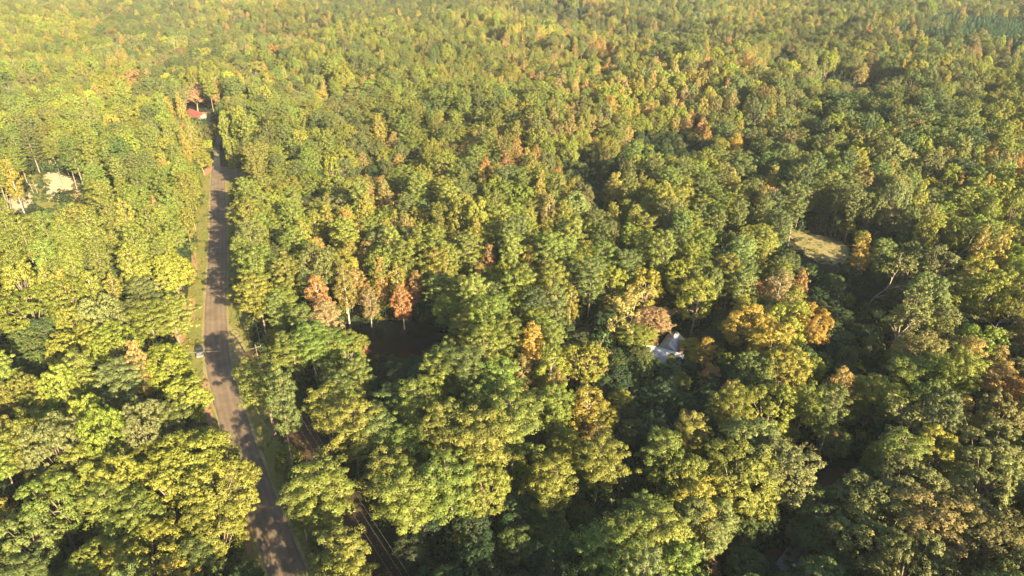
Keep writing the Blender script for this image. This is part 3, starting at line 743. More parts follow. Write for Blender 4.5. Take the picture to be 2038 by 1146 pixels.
# jittered grid over the whole wood
cand = []
S = 5.0
yy = -90.
while yy < 1240:
    half = .80 * (abs(yy) * .883 + 50) + 75
    row_shift = rng.uniform(0, S)
    st = S if yy < 420 else S * 1.12
    xx_ = np.arange(-half, half, st) + row_shift
    cand.append(np.stack([xx_ + rng.uniform(-.42, .42, len(xx_)) * st, yy + rng.uniform(-.42, .42, len(xx_)) * st], 1))
    yy += st
cand = np.concatenate(cand)
cand = cand[~blocked_ground(cand)]
rngp = np.random.default_rng(11)
hx = {}
def hkey(x, y): return (int(x // 10), int(y // 10))
for t in trees: hx.setdefault(hkey(t[0], t[1]), []).append((t[0], t[1], t[5]))
px0, py0, _ = project(cand[:, 0], cand[:, 1], np.full(len(cand), 14.))
new = []
for (x, y), px, py in zip(cand, px0, py0):
    if y < 20: letter = "p" if x > -45 else "y"
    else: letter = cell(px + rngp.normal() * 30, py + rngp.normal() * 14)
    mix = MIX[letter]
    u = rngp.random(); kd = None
    for k_, t_, p_ in mix:
        if u < p_: kd, tn = k_, t_; break
        u -= p_
    if kd is None: continue
    if kd == "pine_tree": h = rngp.normal(19.5, 2.0); R = rngp.uniform(2.9, 4.5)
    elif kd == "broadleaf_tree": h = rngp.normal(17, 2.4); R = rngp.uniform(3.0, 5.3)
    elif kd == "autumn_tree": h = rngp.normal(17, 2.2); R = rngp.uniform(2.2, 3.4)
    elif kd == "young_pine": h = rngp.normal(9.5, 1.2) if letter == "c" else rngp.normal(8.5, 1.6); R = h * rngp.uniform(.22, .28)
    else: h = rngp.normal(17.5, 1.5); R = 4.5
    if letter == "d" and kd != "young_pine": h *= .5; R *= .8
    if letter == "t" and kd == "pine_tree": h += 1.5; R = rngp.uniform(3.0, 4.2)
    h *= 1 + .13 * math.sin(x * .17 + 1.3 * math.sin(y * .11)) * math.cos(y * .15 + .7 * math.sin(x * .07)) + .06 * math.sin(x * .05 + y * .043)
    if y > 220:
        st_ = math.sin(x * .031 + 2 * math.sin(y * .012)) * math.cos(y * .028 + 1.5 * math.sin(x * .011)) + .4 * math.sin(x * .083 - y * .06)
        h *= 1 + .27 * st_
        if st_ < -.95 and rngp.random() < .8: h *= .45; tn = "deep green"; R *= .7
    h = float(np.clip(h, 4, 25))
    ok = True; kx, ky = hkey(x, y)
    sp = (.66 if y < 150 else .6 if y < 230 else .55) if kd != "young_pine" else .5
    for a in (-1, 0, 1):
        for b_ in (-1, 0, 1):
            for (x2, y2, r2) in hx.get((kx + a, ky + b_), ()):
                if (x - x2) ** 2 + (y - y2) ** 2 < (sp * (R + r2)) ** 2: ok = False; break
            if not ok: break
        if not ok: break
    if not ok: continue
    hx.setdefault((kx, ky), []).append((x, y, R))
    new.append((x, y, kd, tn, h, float(R)))
P = np.array([[t[0], t[1]] for t in new]); H_ = np.array([t[4] for t in new]); R_ = np.array([t[5] for t in new])
bad = hides(P, H_, R_) | hides(P, H_, R_, polys=TRUNKS)
low = hides(P, H_, R_ * .6, .7, LOW)
# nothing stands close before a landmark tree so as to cover it
pX, pY, pD = project(P[:, 0], P[:, 1], H_ * .72)
for t in trees:
    a, b_, d_ = project(t[0], t[1], t[4] * .7)
    rp = t[5] / d_ * FPX
    near = (P[:, 1] < t[1] - .5) & (((pX - a) / (rp * .4 + R_ / pD * FPX * .6)) ** 2 + ((pY - b_) / (rp * .45 + R_ / pD * FPX * .8)) ** 2 < 1)
    bad |= near
# gaps in the canopy through which low sun reaches the ground
sxy = np.array([sun_vec.x, sun_vec.y]); sxy /= np.linalg.norm(sxy)
for (a, b_, w_) in [(1605, 478, 3.5), (1640, 486, 3.5), (1668, 500, 2.5), (1620, 500, 2.5), (425, 592, 3), (430, 615, 3), (432, 635, 3), (1334, 680, 2.0), (418, 800, 1.5), (460, 880, 1.5), (480, 930, 1.5)]:
    q = P - np.array([ground_at(a, b_)]); al = q @ sxy; pe = np.abs(q @ np.array([-sxy[1], sxy[0]]))
    bad |= (al > 0) & (pe < w_ + R_ * .7) & (al * math.tan(SUN_EL) < H_)
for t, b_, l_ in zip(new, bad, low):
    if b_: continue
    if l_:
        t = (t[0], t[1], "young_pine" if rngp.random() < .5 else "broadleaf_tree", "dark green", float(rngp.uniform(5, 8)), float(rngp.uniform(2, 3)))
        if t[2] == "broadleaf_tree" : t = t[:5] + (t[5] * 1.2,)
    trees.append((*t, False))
# rows of close young pines filling the far plantations
GX, GY = np.meshgrid(np.arange(-60, 1150, 5.0), np.arange(540, 1160, 4.8))
GP = np.stack([GX.ravel(), GY.ravel()], 1)
gq = np.stack(project(GP[:, 0], GP[:, 1], 9.)[:2], 1)
for (x_, y_) in GP[in_poly(gq, PLANT1) | in_poly(gq, PLANT2)]:
    trees.append((x_ + rngp.uniform(-.8, .8), y_ + rngp.uniform(-.8, .8), "young_pine", "bluish green", float(rngp.uniform(8, 11)), 2.5, False))
# shrubs and ground cover
sh = []
yy = -60.
while yy < 520:
    half = .80 * (abs(yy) * .883 + 50) + 20
    st = 3.3 if yy < 330 else 4.6
    xx_ = np.arange(-half, half, st)
    sh.append(np.stack([xx_ + rngp.uniform(-.5, .5, len(xx_)) * st, yy + rngp.uniform(-.5, .5, len(xx_)) * st], 1)); yy += st
sh = np.concatenate(sh); sh = sh[~blocked_ground(sh)]
shh = rngp.gamma(3.2, .8, len(sh)).clip(.8, 6)
sh_bad = hides(sh, shh, np.minimum(shh, 2.2) * .8, .3)
sh, shh = sh[~sh_bad], shh[~sh_bad]

# ------------------------------------------------------------------ who is an individual (the 300 of a kind that show largest) and who melts into the wood
def tint_of(tn, r, x=0., y=0.):
    c = np.array(TINTS[tn]); k = math.exp(r.normal() * .13)
    if y > 200: k *= 1 + .2 * math.sin(x * .013 + 2.1 * math.sin(y * .0071)) * math.sin(y * .017 + 1.4 * math.sin(x * .009))      # stands of like kind and age
    c = c * k * (1 + np.array([r.normal() * .09, r.normal() * .04, r.normal() * .08]))
    return tuple(float(v) for v in np.clip(c, .01, .7))
recs = []
for i, (x, y, kd, tn, h, R, hand) in enumerate(trees):
    z = float(terrain(x, y))
    px, py, dp = project(x, y, h * .75 + z)
    inside = (-30 < px < 2068) and (-10 < py < 1175 + 200 * h / dp) and y > 0
    recs.append(dict(x=float(x), y=float(y), z=z, kind=kd, tn=tn, h=h, R=R, hand=hand, px=float(px), py=float(py), dp=float(dp), inside=bool(inside)))
CAPS = {"pine_tree": 300, "broadleaf_tree": 300, "autumn_tree": 300, "young_pine": 280, "bare_tree": 120}
individual = {k: [] for k in CAPS}; rest = {k: [] for k in CAPS}
for k in CAPS:
    rs = [r for r in recs if r["kind"] == k]
    rs.sort(key=lambda r: (0 if r["hand"] and r["inside"] else 1, -r["R"] / r["dp"] if r["inside"] else 9))
    n_in = sum(r["inside"] for r in rs)
    individual[k] = rs[:min(CAPS[k], n_in)]; rest[k] = rs[min(CAPS[k], n_in):]

LAND = [((-80.1, 146.9), "the parked car"), (ground_at(765, 680), "the dark pond"), (ground_at(1325, 695), "the white-roofed house"), (ground_at(464, 565), "the yellow road sign"),
        (ground_at(115, 370), "the sandy clearing"), (ground_at(1640, 495), "the dry grass clearing"), (ground_at(395, 228), "the red-roofed house"), ((-60.5, 135.7), "the roadside utility pole"),
        (ground_at(1570, 1110), "the gravel drive"), (ground_at(50, 690), "the shaded hollow"), (ground_at(440, 345), "the road junction"), (ground_at(755, 1060), "the power line cut"),
        (ground_at(540, 1040), "the paved road"), (ground_at(1760, 742), "the tall dead snag"), (ground_at(640, 655), "the red pond-side trees")]
KW = {"pine_tree": "pine", "broadleaf_tree": "broadleaf tree", "autumn_tree": "narrow tree", "young_pine": "young pine", "bare_tree": "nearly bare tree"}
GRP = {"pine_tree": "tall pines in the wood", "broadleaf_tree": "round-crowned broadleaf trees in the wood", "autumn_tree": "narrow upright trees in the wood",
       "young_pine": "young cone-shaped pines", "bare_tree": "bare and thinly leaved trees"}
allrec = [r for k in individual for r in individual[k]]
ONES = "zero one two three four five six seven eight nine ten eleven twelve thirteen fourteen fifteen sixteen seventeen eighteen nineteen".split()
TENS = "x x twenty thirty forty fifty sixty seventy eighty ninety".split()
def in_words(n):
    n = int(round(n))
    if n < 20: return ONES[n]
    if n < 100: return TENS[n // 10] + ("-" + ONES[n % 10] if n % 10 else "")
    return ONES[n // 100] + " hundred" + (" and " + in_words(n % 100) if n % 100 else "")
AX = np.array([[r["x"], r["y"]] for r in allrec])
used_labels = set()
def make_label(r, i):
    best = min(LAND, key=lambda L: math.hypot(r["x"] - L[0][0], r["y"] - L[0][1]))
    dx, dy = r["x"] - best[0][0], r["y"] - best[0][1]
    dist = math.hypot(dx, dy)
    ang = math.degrees(math.atan2(dx, dy)) % 360
    dirn = ["beyond", "beyond and right of", "right of", "nearer and right of", "in front of", "nearer and left of", "left of", "beyond and left of"][int(((ang + 22.5) % 360) // 45)]
    mh = {"pine_tree": 19.5, "broadleaf_tree": 17, "autumn_tree": 17, "young_pine": 8.5, "bare_tree": 17.5}[r["kind"]]
    sz = ("towering" if r["h"] > mh * 1.13 else "tall" if r["h"] > mh * 1.02 else "mid-height" if r["h"] > mh * .9 else "short")
    wd = {"pine_tree": 4.1, "broadleaf_tree": 4.6, "autumn_tree": 3.1, "young_pine": 2.1, "bare_tree": 4.5}[r["kind"]]
    if r["kind"] != "autumn_tree": sz += " broad" if r["R"] > wd * 1.1 else (" slim" if r["R"] < wd * .9 else "")
    d2 = ((AX - AX[i]) ** 2).sum(1); d2[i] = 1e9
    nb = allrec[int(d2.argmin())]
    nbk = f'{nb["tn"]} {KW[nb["kind"]].split()[-1]}'
    cands = [f'{sz} {r["tn"]} {KW[r["kind"]]}, {in_words(dist)} metres {dirn} {best[1]}',
             f'{sz} {r["tn"]} {KW[r["kind"]]} by {nbk}, {in_words(dist)} metres {dirn} {best[1]}',
             f'{r["tn"]} {KW[r["kind"]]} {in_words(dist)} metres {dirn} {best[1]}',
             f'{r["tn"]} {KW[r["kind"]]} by {nbk}, {in_words(dist)} metres {dirn} {best[1]}']
    for w_ in ("leafier", "thinner", "rounder", "neater", "darker", "paler"): pass
    for c in cands:
        c = " ".join(c.split()).replace(" ,", ",")
        key = c.replace(",", "")
        if key not in used_labels and len(c.replace("-", " ").split()) <= 16:
            used_labels.add(key); return c
    for L in sorted(LAND, key=lambda L: math.hypot(r["x"] - L[0][0], r["y"] - L[0][1]))[1:]:
        dd = math.hypot(r["x"] - L[0][0], r["y"] - L[0][1])
        c = f'{r["tn"]} {KW[r["kind"]]}, {in_words(dd)} metres from {L[1]}'
        if c not in used_labels: used_labels.add(c); return c
    return c
ri = np.random.default_rng(5)
for i, r in enumerate(allrec):
    k = KINDS[r["kind"]]
    crown, trunk, _ = k["parts"][int(ri.integers(k["n"])) if r["kind"] != "bare_tree" or not r["hand"] else i % k["n"]]
    root = empty(r["kind"], (r["x"], r["y"], r["z"]), float(ri.uniform(0, 6.28)))
    root.scale = (r["R"] / PROTO_R[r["kind"]], r["R"] / PROTO_R[r["kind"]], r["h"] / PROTO_H[r["kind"]])
    tag(root, make_label(r, i), {"pine_tree": "pine tree", "broadleaf_tree": "broadleaf tree", "autumn_tree": "autumn tree", "young_pine": "young pine", "bare_tree": "bare tree"}[r["kind"]], GRP[r["kind"]])
    c = link_mesh("crown", crown, root); c["tint"] = tint_of(r["tn"], ri, r["x"], r["y"])
    link_mesh("trunk", trunk, root)

# the rest of the wood: one stuff object per kind, its trees instanced on points
def scatter(name, col, P3, rot, scl, idx, tint, kind="stuff"):
    me = bpy.data.meshes.new(name); n = len(P3)
    me.vertices.add(n); me.vertices.foreach_set("co", np.asarray(P3, np.float32).ravel())
    for an, ty, key, dat in (("rotz", 'FLOAT', "value", rot), ("scl", 'FLOAT_VECTOR', "vector", scl), ("idx", 'INT', "value", idx), ("tint", 'FLOAT_VECTOR', "vector", tint)):
        a = me.attributes.new(an, ty, 'POINT')
        a.data.foreach_set(key, np.asarray(dat, np.int32 if ty == 'INT' else np.float32).ravel())
    o = link_mesh(name, me); tag(o, kind=kind)
    ng = bpy.data.node_groups.new(name, "GeometryNodeTree")
    ng.interface.new_socket("Geometry", in_out='INPUT', socket_type='NodeSocketGeometry')
    ng.interface.new_socket("Geometry", in_out='OUTPUT', socket_type='NodeSocketGeometry')
    gi = ng.nodes.new("NodeGroupInput"); go = ng.nodes.new("NodeGroupOutput")
    mp = ng.nodes.new("GeometryNodeMeshToPoints"); ip = ng.nodes.new("GeometryNodeInstanceOnPoints")
    ci = ng.nodes.new("GeometryNodeCollectionInfo"); ci.inputs[0].default_value = col
    ci.inputs["Separate Children"].default_value = True; ci.inputs["Reset Children"].default_value = True
    def na(an, ty):
        q = ng.nodes.new("GeometryNodeInputNamedAttribute"); q.data_type = ty; q.inputs[0].default_value = an
        return next(s for s in q.outputs if s.enabled and s.name == "Attribute")
    cx = ng.nodes.new("ShaderNodeCombineXYZ")
    L = ng.links.new
    L(gi.outputs[0], mp.inputs[0]); L(mp.outputs[0], ip.inputs["Points"]); L(ci.outputs[0], ip.inputs["Instance"])
    ip.inputs["Pick Instance"].default_value = True
    L(na("idx", 'INT'), ip.inputs["Instance Index"])
    L(na("rotz", 'FLOAT'), cx.inputs[2]); L(cx.outputs[0], ip.inputs["Rotation"])
    L(na("scl", 'FLOAT_VECTOR'), ip.inputs["Scale"])
    L(ip.outputs[0], go.inputs[0])
    md = o.modifiers.new("scatter", 'NODES'); md.node_group = ng
    return o
NAMES = {"pine_tree": "distant_pine_woodland", "broadleaf_tree": "distant_broadleaf_woodland", "autumn_tree": "distant_autumn_woodland", "young_pine": "young_pine_plantation", "bare_tree": "distant_bare_woodland"}
for k, rs in rest.items():
    if not rs: continue
    o = scatter(NAMES[k], KINDS[k]["col"], [(r["x"], r["y"], r["z"]) for r in rs], ri.uniform(0, 6.28, len(rs)),
            [(r["R"] / PROTO_R[k], r["R"] / PROTO_R[k], r["h"] / PROTO_H[k]) for r in rs], ri.integers(0, KINDS[k]["n"], len(rs)), [tint_of(r["tn"], ri, r["x"], r["y"]) for r in rs])
tn_sh = [("deep green", .4), ("dull green", .25), ("dark green", .15), ("yellow green", .1), ("pinkish brown", .06), ("golden yellow", .04)]
pick = ri.choice(len(tn_sh), len(sh), p=[p for _, p in tn_sh])
scatter("undergrowth", KINDS["shrub"]["col"], np.concatenate([sh, terrain(sh[:, 0], sh[:, 1])[:, None]], 1), ri.uniform(0, 6.28, len(sh)),
        np.stack([np.sqrt(shh / 2.6) * .95, np.sqrt(shh / 2.6) * .95, shh / 2.6], 1), ri.integers(0, 4, len(sh)), [tint_of(tn_sh[i][0], ri) for i in pick])
# weeds and tall grass on the verges and in the clearings
wd = []
for a0, a1 in ((-7.9, -HALF - .5), (HALF + .5, 9.2)):
    n = 3400
    y_ = rngp.uniform(40, 290, n); o_ = rngp.uniform(a0, a1, n)
    if a0 < 0: o_ = np.where(rngp.random(n) < .45, a0 + np.abs(rngp.normal(0, .9, n)), o_)
    else: o_ = np.where(rngp.random(n) < .3, a1 - np.abs(rngp.normal(0, 1.2, n)), o_)
    j = np.interp(y_, RY, np.arange(len(RY))); jn = nrm[j.astype(int)]
    wd.append(np.stack([np.interp(y_, RY, RX) + o_ * jn[:, 0], y_ + o_ * jn[:, 1]], 1))
for pl, den in zip(P_CLR, (.08, .08, .08, .7, 1.5, .1, 1.0)):
    A = np.array(pl); lo, hi = A.min(0), A.max(0); n = int((hi - lo).prod() * den)
    q = rngp.uniform(lo, hi, (n, 2)); wd.append(q[in_poly(q, pl)])
t_ = rngp.uniform(0, 90, 700); q_ = rngp.uniform(-2.3, 4.3, 700)
wd.append(np.stack([CUT0.x + cd.x * t_ - cd.y * q_, CUT0.y + cd.y * t_ + cd.x * q_], 1))
wd = np.concatenate(wd)
# ragged brush round every opening
eb = []
for pl in P_CLR + [P_POND, P_D1, P_D2]:
    A = np.array(pl); B = np.roll(A, -1, 0); L = np.linalg.norm(B - A, axis=1)
    for a_, b_, l_ in zip(A, B, L):
        m_ = int(l_ * 1.3 + rngp.random())
        f_ = rngp.random((m_, 1)); eb.append(a_ + (b_ - a_) * f_ + rngp.normal(0, .9, (m_, 2)))
eb = np.concatenate(eb); es = rngp.gamma(2.2, .10, len(eb)).clip(.1, .6)
pick = ri.choice(4, len(eb), p=[.4, .3, .15, .15]); tne = ["deep green", "dark green", "dull green", "yellow green"]
scatter("edge_brush", KINDS["shrub"]["col"], np.concatenate([eb, terrain(eb[:, 0], eb[:, 1])[:, None]], 1), ri.uniform(0, 6.28, len(eb)),
        np.stack([es, es, es], 1), ri.integers(0, 4, len(eb)), [tint_of(tne[i], ri) for i in pick])
wd = wd[~in_poly(wd, P_SIDE) & ~in_poly(wd, P_APRON)]
carm = np.hypot(wd[:, 0] + 80.1, wd[:, 1] - 146.9) > 3.2; wd = wd[carm]
wd = wd[rngp.random(len(wd)) < .6]
ws = rngp.gamma(1.8, .05, len(wd)).clip(.05, .32)
pick = ri.choice(4, len(wd), p=[.42, .3, .16, .12]); tnw = ["yellow green", "dull green", "golden yellow", "pinkish brown"]
scatter("roadside_weeds", KINDS["shrub"]["col"], np.concatenate([wd, terrain(wd[:, 0], wd[:, 1])[:, None]], 1), ri.uniform(0, 6.28, len(wd)),
        np.stack([ws, ws, ws * .9], 1), ri.integers(0, 4, len(wd)), [tint_of(tnw[i], ri) for i in pick])
# half-grown trees in the shade between the tall ones
un = []
yy = -50.
while yy < 420:
    half = .80 * (abs(yy) * .883 + 50) + 20
    xx_ = np.arange(-half, half, 5.6)
    un.append(np.stack([xx_ + rngp.uniform(-.5, .5, len(xx_)) * 5.6, yy + rngp.uniform(-.5, .5, len(xx_)) * 5.6], 1)); yy += 5.6
un = np.concatenate(un); un = un[~blocked_ground(un)]
un = un[rngp.random(len(un)) < .8]
unh = rngp.uniform(4.5, 10.5, len(un)); unr = rngp.uniform(2.0, 3.3, len(un))
ub = hides(un, unh, unr * 1.2, .35)
un, unh, unr = un[~ub], unh[~ub], unr[~ub]
pick = ri.choice(4, len(un), p=[.4, .3, .2, .1]); tnu = ["deep green", "dull green", "dark green", "yellow green"]
scatter("understorey_woodland", KINDS["broadleaf_tree"]["col"], np.concatenate([un, terrain(un[:, 0], un[:, 1])[:, None]], 1), ri.uniform(0, 6.28, len(un)),
        np.stack([unr / 5.0, unr / 5.0, unh / 18.5], 1), ri.integers(0, 6, len(un)), [tint_of(tnu[i], ri) for i in pick])
print("TREES", {k: (len(individual[k]), len(rest[k])) for k in CAPS}, "shrubs", len(sh), "labels", len(used_labels), len(allrec))


# ------------------------------------------------------------------ built things
def solid(name, col, rough=.6, metal=0., spec=.5, coat=0.):
    m, nt = new_mat(name)
    p = N(nt, "ShaderNodeBsdfPrincipled"); out = N(nt, "ShaderNodeOutputMaterial")
    tc = N(nt, "ShaderNodeTexCoord").outputs["Object"]
    c = [tuple(min(1, v * k) for v in col) for k in (.88, 1.08)]
    nt.links.new(ramp(nt, noise_fac(nt, 3.0, 4, tc), [(.35, c[0]), (.65, c[1])]), p.inputs["Base Color"])
    p.inputs["Roughness"].default_value = rough; p.inputs["Metallic"].default_value = metal
    p.inputs["Specular IOR Level"].default_value = spec; p.inputs["Coat Weight"].default_value = coat
    nt.links.new(p.outputs[0], out.inputs[0]); return m
M_PAINT = solid("silver_white_paint", (.30, .30, .32), .3, .3, .5, .6)
M_GLASS = solid("dark_glass", (.015, .02, .022), .08, 0, .8)
M_BLACK = solid("black_rubber", (.02, .02, .02), .8)
M_ALLOY = solid("alloy", (.45, .45, .46), .35, .9)
M_LAMP = solid("lamp_lens", (.75, .75, .72), .15)
M_RED = solid("red_lens", (.45, .02, .02), .2)
M_POLE = plain_mat("weathered_pole_wood", [(.3, (.13, .10, .08)), (.7, (.26, .21, .17))], 3, bump=.2)
M_WIRE = solid("aluminium_wire", (.42, .40, .38), .5, .3)
M_INS = solid("grey_insulator", (.30, .31, .33), .3)
M_YEL = solid("yellow_sign_sheet", (.85, .42, .03), .45)
M_STEEL = solid("galvanised_steel", (.38, .39, .40), .5, .5)
M_BRICK = plain_mat("old_red_brick", [(.3, (.30, .11, .07)), (.7, (.46, .20, .13))], 6, bump=.4)
M_TIN = plain_mat("weathered_tin_roof", [(.28, (.16, .16, .17)), (.5, (.42, .43, .44)), (.75, (.50, .50, .51))], .8, rough=.55, bump=.1, metal=.0)
M_BOARD = plain_mat("weathered_grey_boards", [(.3, (.22, .20, .18)), (.7, (.42, .39, .35))], 2, bump=.2)
M_REDROOF = plain_mat("red_metal_roof", [(.3, (.24, .065, .06)), (.7, (.34, .12, .11))], .6, rough=.5)
M_SIDING = plain_mat("pale_siding", [(.3, (.20, .17, .15)), (.7, (.30, .26, .23))], 1.5)
M_TRIM = solid("white_trim", (.7, .7, .68), .6)

def box_obj(name, c, s, mat, parent, bevel=0, rot=None):
    bm = bmesh.new(); add_box(bm, c, s, rot, bevel); return bm_obj(name, bm, mat, parent)

# ---- parked car, nose towards the camera
def rot_of_road(y):
    a = road_smooth(np.array([y - 3, y + 3])); return math.atan2(a[1] - a[0], 6)
cx_, cy_ = ground_at(398.5, 704)
car = tag(empty("parked_car", (cx_, cy_, .012), -rot_of_road(cy_) + math.pi), "silver-white car parked on the grass verge beside the paved road", "car")
def loft(sections, name, mat, parent, close=True):
    """sections: list of rings (same count) of (x, y, z)"""
    n = len(sections[0]); V = [p for r in sections for p in r]; F = []
    for i in range(len(sections) - 1):
        for k in range(n): F.append((i * n + k, i * n + (k + 1) % n, (i + 1) * n + (k + 1) % n, (i + 1) * n + k))
    if close: F += [tuple(range(n))[::-1], tuple(range((len(sections) - 1) * n, len(sections) * n))]
    o = from_data(name, V, F, mat, parent); 
    bm = bmesh.new(); bm.from_mesh(o.data); bmesh.ops.recalc_face_normals(bm, faces=bm.faces[:]); bm.to_mesh(o.data); bm.free()
    return o
def ring(y, w, zb, zt, r=.12):
    return [(-w + r, y, zb), (w - r, y, zb), (w, y, zb + r), (w, y, zt - r * 1.3), (w - r * 1.2, y, zt), (-w + r * 1.2, y, zt), (-w, y, zt - r * 1.3), (-w, y, zb + r)]
loft([ring(-2.3, .62, .32, .60), ring(-2.2, .78, .25, .66), ring(-1.7, .88, .2, .72), ring(-.9, .91, .18, .90), ring(0, .92, .18, .93), ring(1.0, .92, .18, .95),
      ring(1.7, .9, .2, 1.0), ring(2.1, .84, .25, .98), ring(2.3, .74, .32, .80)][::1], "body", M_PAINT, car).rotation_euler = (0, 0, math.pi)
# y > 0 is the nose after turning the body
for o in car.children: o.rotation_euler = (0, 0, 0)
def cab(y, w, z): return [(-w, y, z), (w, y, z)]
def quad(name, pts, mat, parent, t=.02):
    c = np.mean(pts, axis=0); n = np.cross(np.subtract(pts[1], pts[0]), np.subtract(pts[2], pts[0])); n = n / np.linalg.norm(n)
    if n @ (c - np.array([0, .3, .8])) < 0: n = -n
    V = [tuple(np.array(p)) for p in pts] + [tuple(np.array(p) + n * t) for p in pts]
    k = len(pts); F = [tuple(range(k))[::-1], tuple(range(k, 2 * k))] + [(i, (i + 1) % k, k + (i + 1) % k, k + i) for i in range(k)]
    return from_data(name, V, F, mat, parent)
# nose at -y (low end of the loft); windshield slopes back from the hood
loft([[(-.78, -.95, .86), (.78, -.95, .86), (.78, -.95, .9), (-.78, -.95, .9)], [(-.8, -.35, .88), (.8, -.35, .88), (.64, -.2, 1.36), (-.64, -.2, 1.36)],
      [(-.8, 1.0, .88), (.8, 1.0, .88), (.62, .95, 1.42), (-.62, .95, 1.42)], [(-.78, 1.95, .92), (.78, 1.95, .92), (.7, 1.85, .97), (-.7, 1.85, .97)]], "cabin", M_GLASS, car)
quad("roof", [(-.63, -.15, 1.38), (.63, -.15, 1.38), (.61, 1.0, 1.43), (-.61, 1.0, 1.43)], solid("grey_roof_paint", (.12, .12, .13), .3, .2, .5, .6), car, .03)
quad("windshield", [(-.72, -.9, .95), (.72, -.9, .95), (.6, -.22, 1.36), (-.6, -.22, 1.36)], M_GLASS, car)
quad("rear_window", [(-.68, 1.8, 1.0), (.68, 1.8, 1.0), (.58, 1.06, 1.40), (-.58, 1.06, 1.40)], M_GLASS, car)
for sx in (-1, 1):
    for (ya, yb) in ((-.55, .25), (.33, 1.15)):
        quad("side_window", [(sx * .80, ya, .93), (sx * .80, yb, .93), (sx * .655, min(yb, .95), 1.34), (sx * .655, max(ya, -.15), 1.34)], M_GLASS, car, .015)
    box_obj("headlight", (sx * .6, -2.17, .60), (.34, .16, .14), M_LAMP, car, .03)
    box_obj("taillight", (sx * .66, 2.2, .78), (.26, .14, .14), M_RED, car, .03)
    box_obj("mirror", (sx * 1.0, -.6, .96), (.2, .12, .14), M_PAINT, car, .03)
    for yy_ in (-1.42, 1.42):
        bm = bmesh.new(); bmesh.ops.create_cone(bm, cap_ends=True, segments=20, radius1=.33, radius2=.33, depth=.22, matrix=Matrix.Translation((sx * .84, yy_, .33)) @ Matrix.Rotation(math.pi / 2, 4, 'Y'))
        wh = bm_obj("wheel", bm, M_BLACK, car)
        bm = bmesh.new(); bmesh.ops.create_cone(bm, cap_ends=True, segments=14, radius1=.2, radius2=.2, depth=.24, matrix=Matrix.Translation((sx * .845, yy_, .33)) @ Matrix.Rotation(math.pi / 2, 4, 'Y'))
        bm_obj("rim", bm, M_ALLOY, wh)
car.rotation_euler = (0, 0, -rot_of_road(cy_))

# ---- road sign
sx_, sy_ = ground_at(464, 568)
sg = tag(empty("road_sign", (sx_, sy_, 0), .1), "yellow diamond warning sign on a post on the shaded verge", "road sign")
box_obj("post", (0, 0, 1.25), (.07, .05, 2.5), M_STEEL, sg)
bm = bmesh.new(); add_box(bm, (0, -.05, 2.2), (.78, .02, .78), Matrix.Rotation(math.pi / 4, 3, 'Y'), .0); bm_obj("sign_panel", bm, M_YEL, sg)

# ---- utility poles and wires
def utility_pole(x, y, h, rz, label):
    t = tag(empty("utility_pole", (x, y, 0), rz), label, "utility pole", "poles of the power line")
    v, f = tube_arrays([(0, 0, -.5), (0, 0, h * .5), (.0, 0, h)], [.17, .15, .11], 10)
    from_data("pole", v, f + [tuple(range(20, 30))], M_POLE, t, True)
    box_obj("crossarm", (0, -.13, h - .6), (2.4, .1, .12), M_POLE, t)
    for k in (-1.1, 0, 1.1):
        z0 = h - .54 if k else h
        v, f = tube_arrays([(k, -.13 if k else 0, z0), (k, -.13 if k else 0, z0 + .12), (k, -.13 if k else 0, z0 + .24)], [.07, .05, .03], 8)
        from_data("insulator", v, f, M_INS, t)
    return t
PA, PB, PC_, PD_ = (-60.5, 135.7), (-7.0, 57.0), ground_at(481, 520), (-97.0, 134.0)
aAB = math.atan2(PB[1] - PA[1], PB[0] - PA[0])
utility_pole(*PA, 9.6, aAB + math.pi / 2, "wooden utility pole half hidden behind the tall roadside pine")
utility_pole(*PB, 9.6, aAB + math.pi / 2, "wooden utility pole standing in the leaf-littered power line cut")
utility_pole(*PC_, 9.6, aAB + math.pi / 2 - .5, "wooden utility pole in deep shade near the yellow road sign")
utility_pole(*PD_, 8.6, math.pi / 2, "wooden service pole among the trees across from the parked car")
def wire(a, b, za, zb, off, sag, label, rad=.012):
    a = Vector((*a, za)); b = Vector((*b, zb)); d = (b - a); sd = Vector((-d.y, d.x, 0)).normalized() * off
    pts = []
    for i in range(15):
        f = i / 14; p = a.lerp(b, f) + sd; p.z -= sag * 4 * f * (1 - f); pts.append(tuple(p))
    v, f = tube_arrays(pts, [rad] * 15, 5)
    return tag(from_data("power_line", v, f, M_WIRE), label, "wire", "wires between the utility poles")
wire(PA, PB, 9.2, 9.2, 1.1, .8, "bare aluminium wire over the cut, the one farthest from the road")
wire(PA, PB, 9.2, 9.2, -1.1, .9, "bare aluminium wire over the cut, the one closest to the road")
wire(PA, PB, 9.8, 9.8, 0, .7, "topmost aluminium wire above the middle of the cut")
wire(PC_, PA, 9.2, 9.2, 1.1, .5, "aluminium wire along the shaded verge on the wood side")
wire(PC_, PA, 9.2, 9.2, -1.1, .5, "aluminium wire along the shaded verge on the road side")
wire(PA, PD_, 8.8, 8.2, .3, .4, "thin service wire crossing the paved road, the one beyond")
wire(PA, PD_, 8.2, 7.8, -.6, .4, "thin service wire crossing the paved road, nearest the parked car")

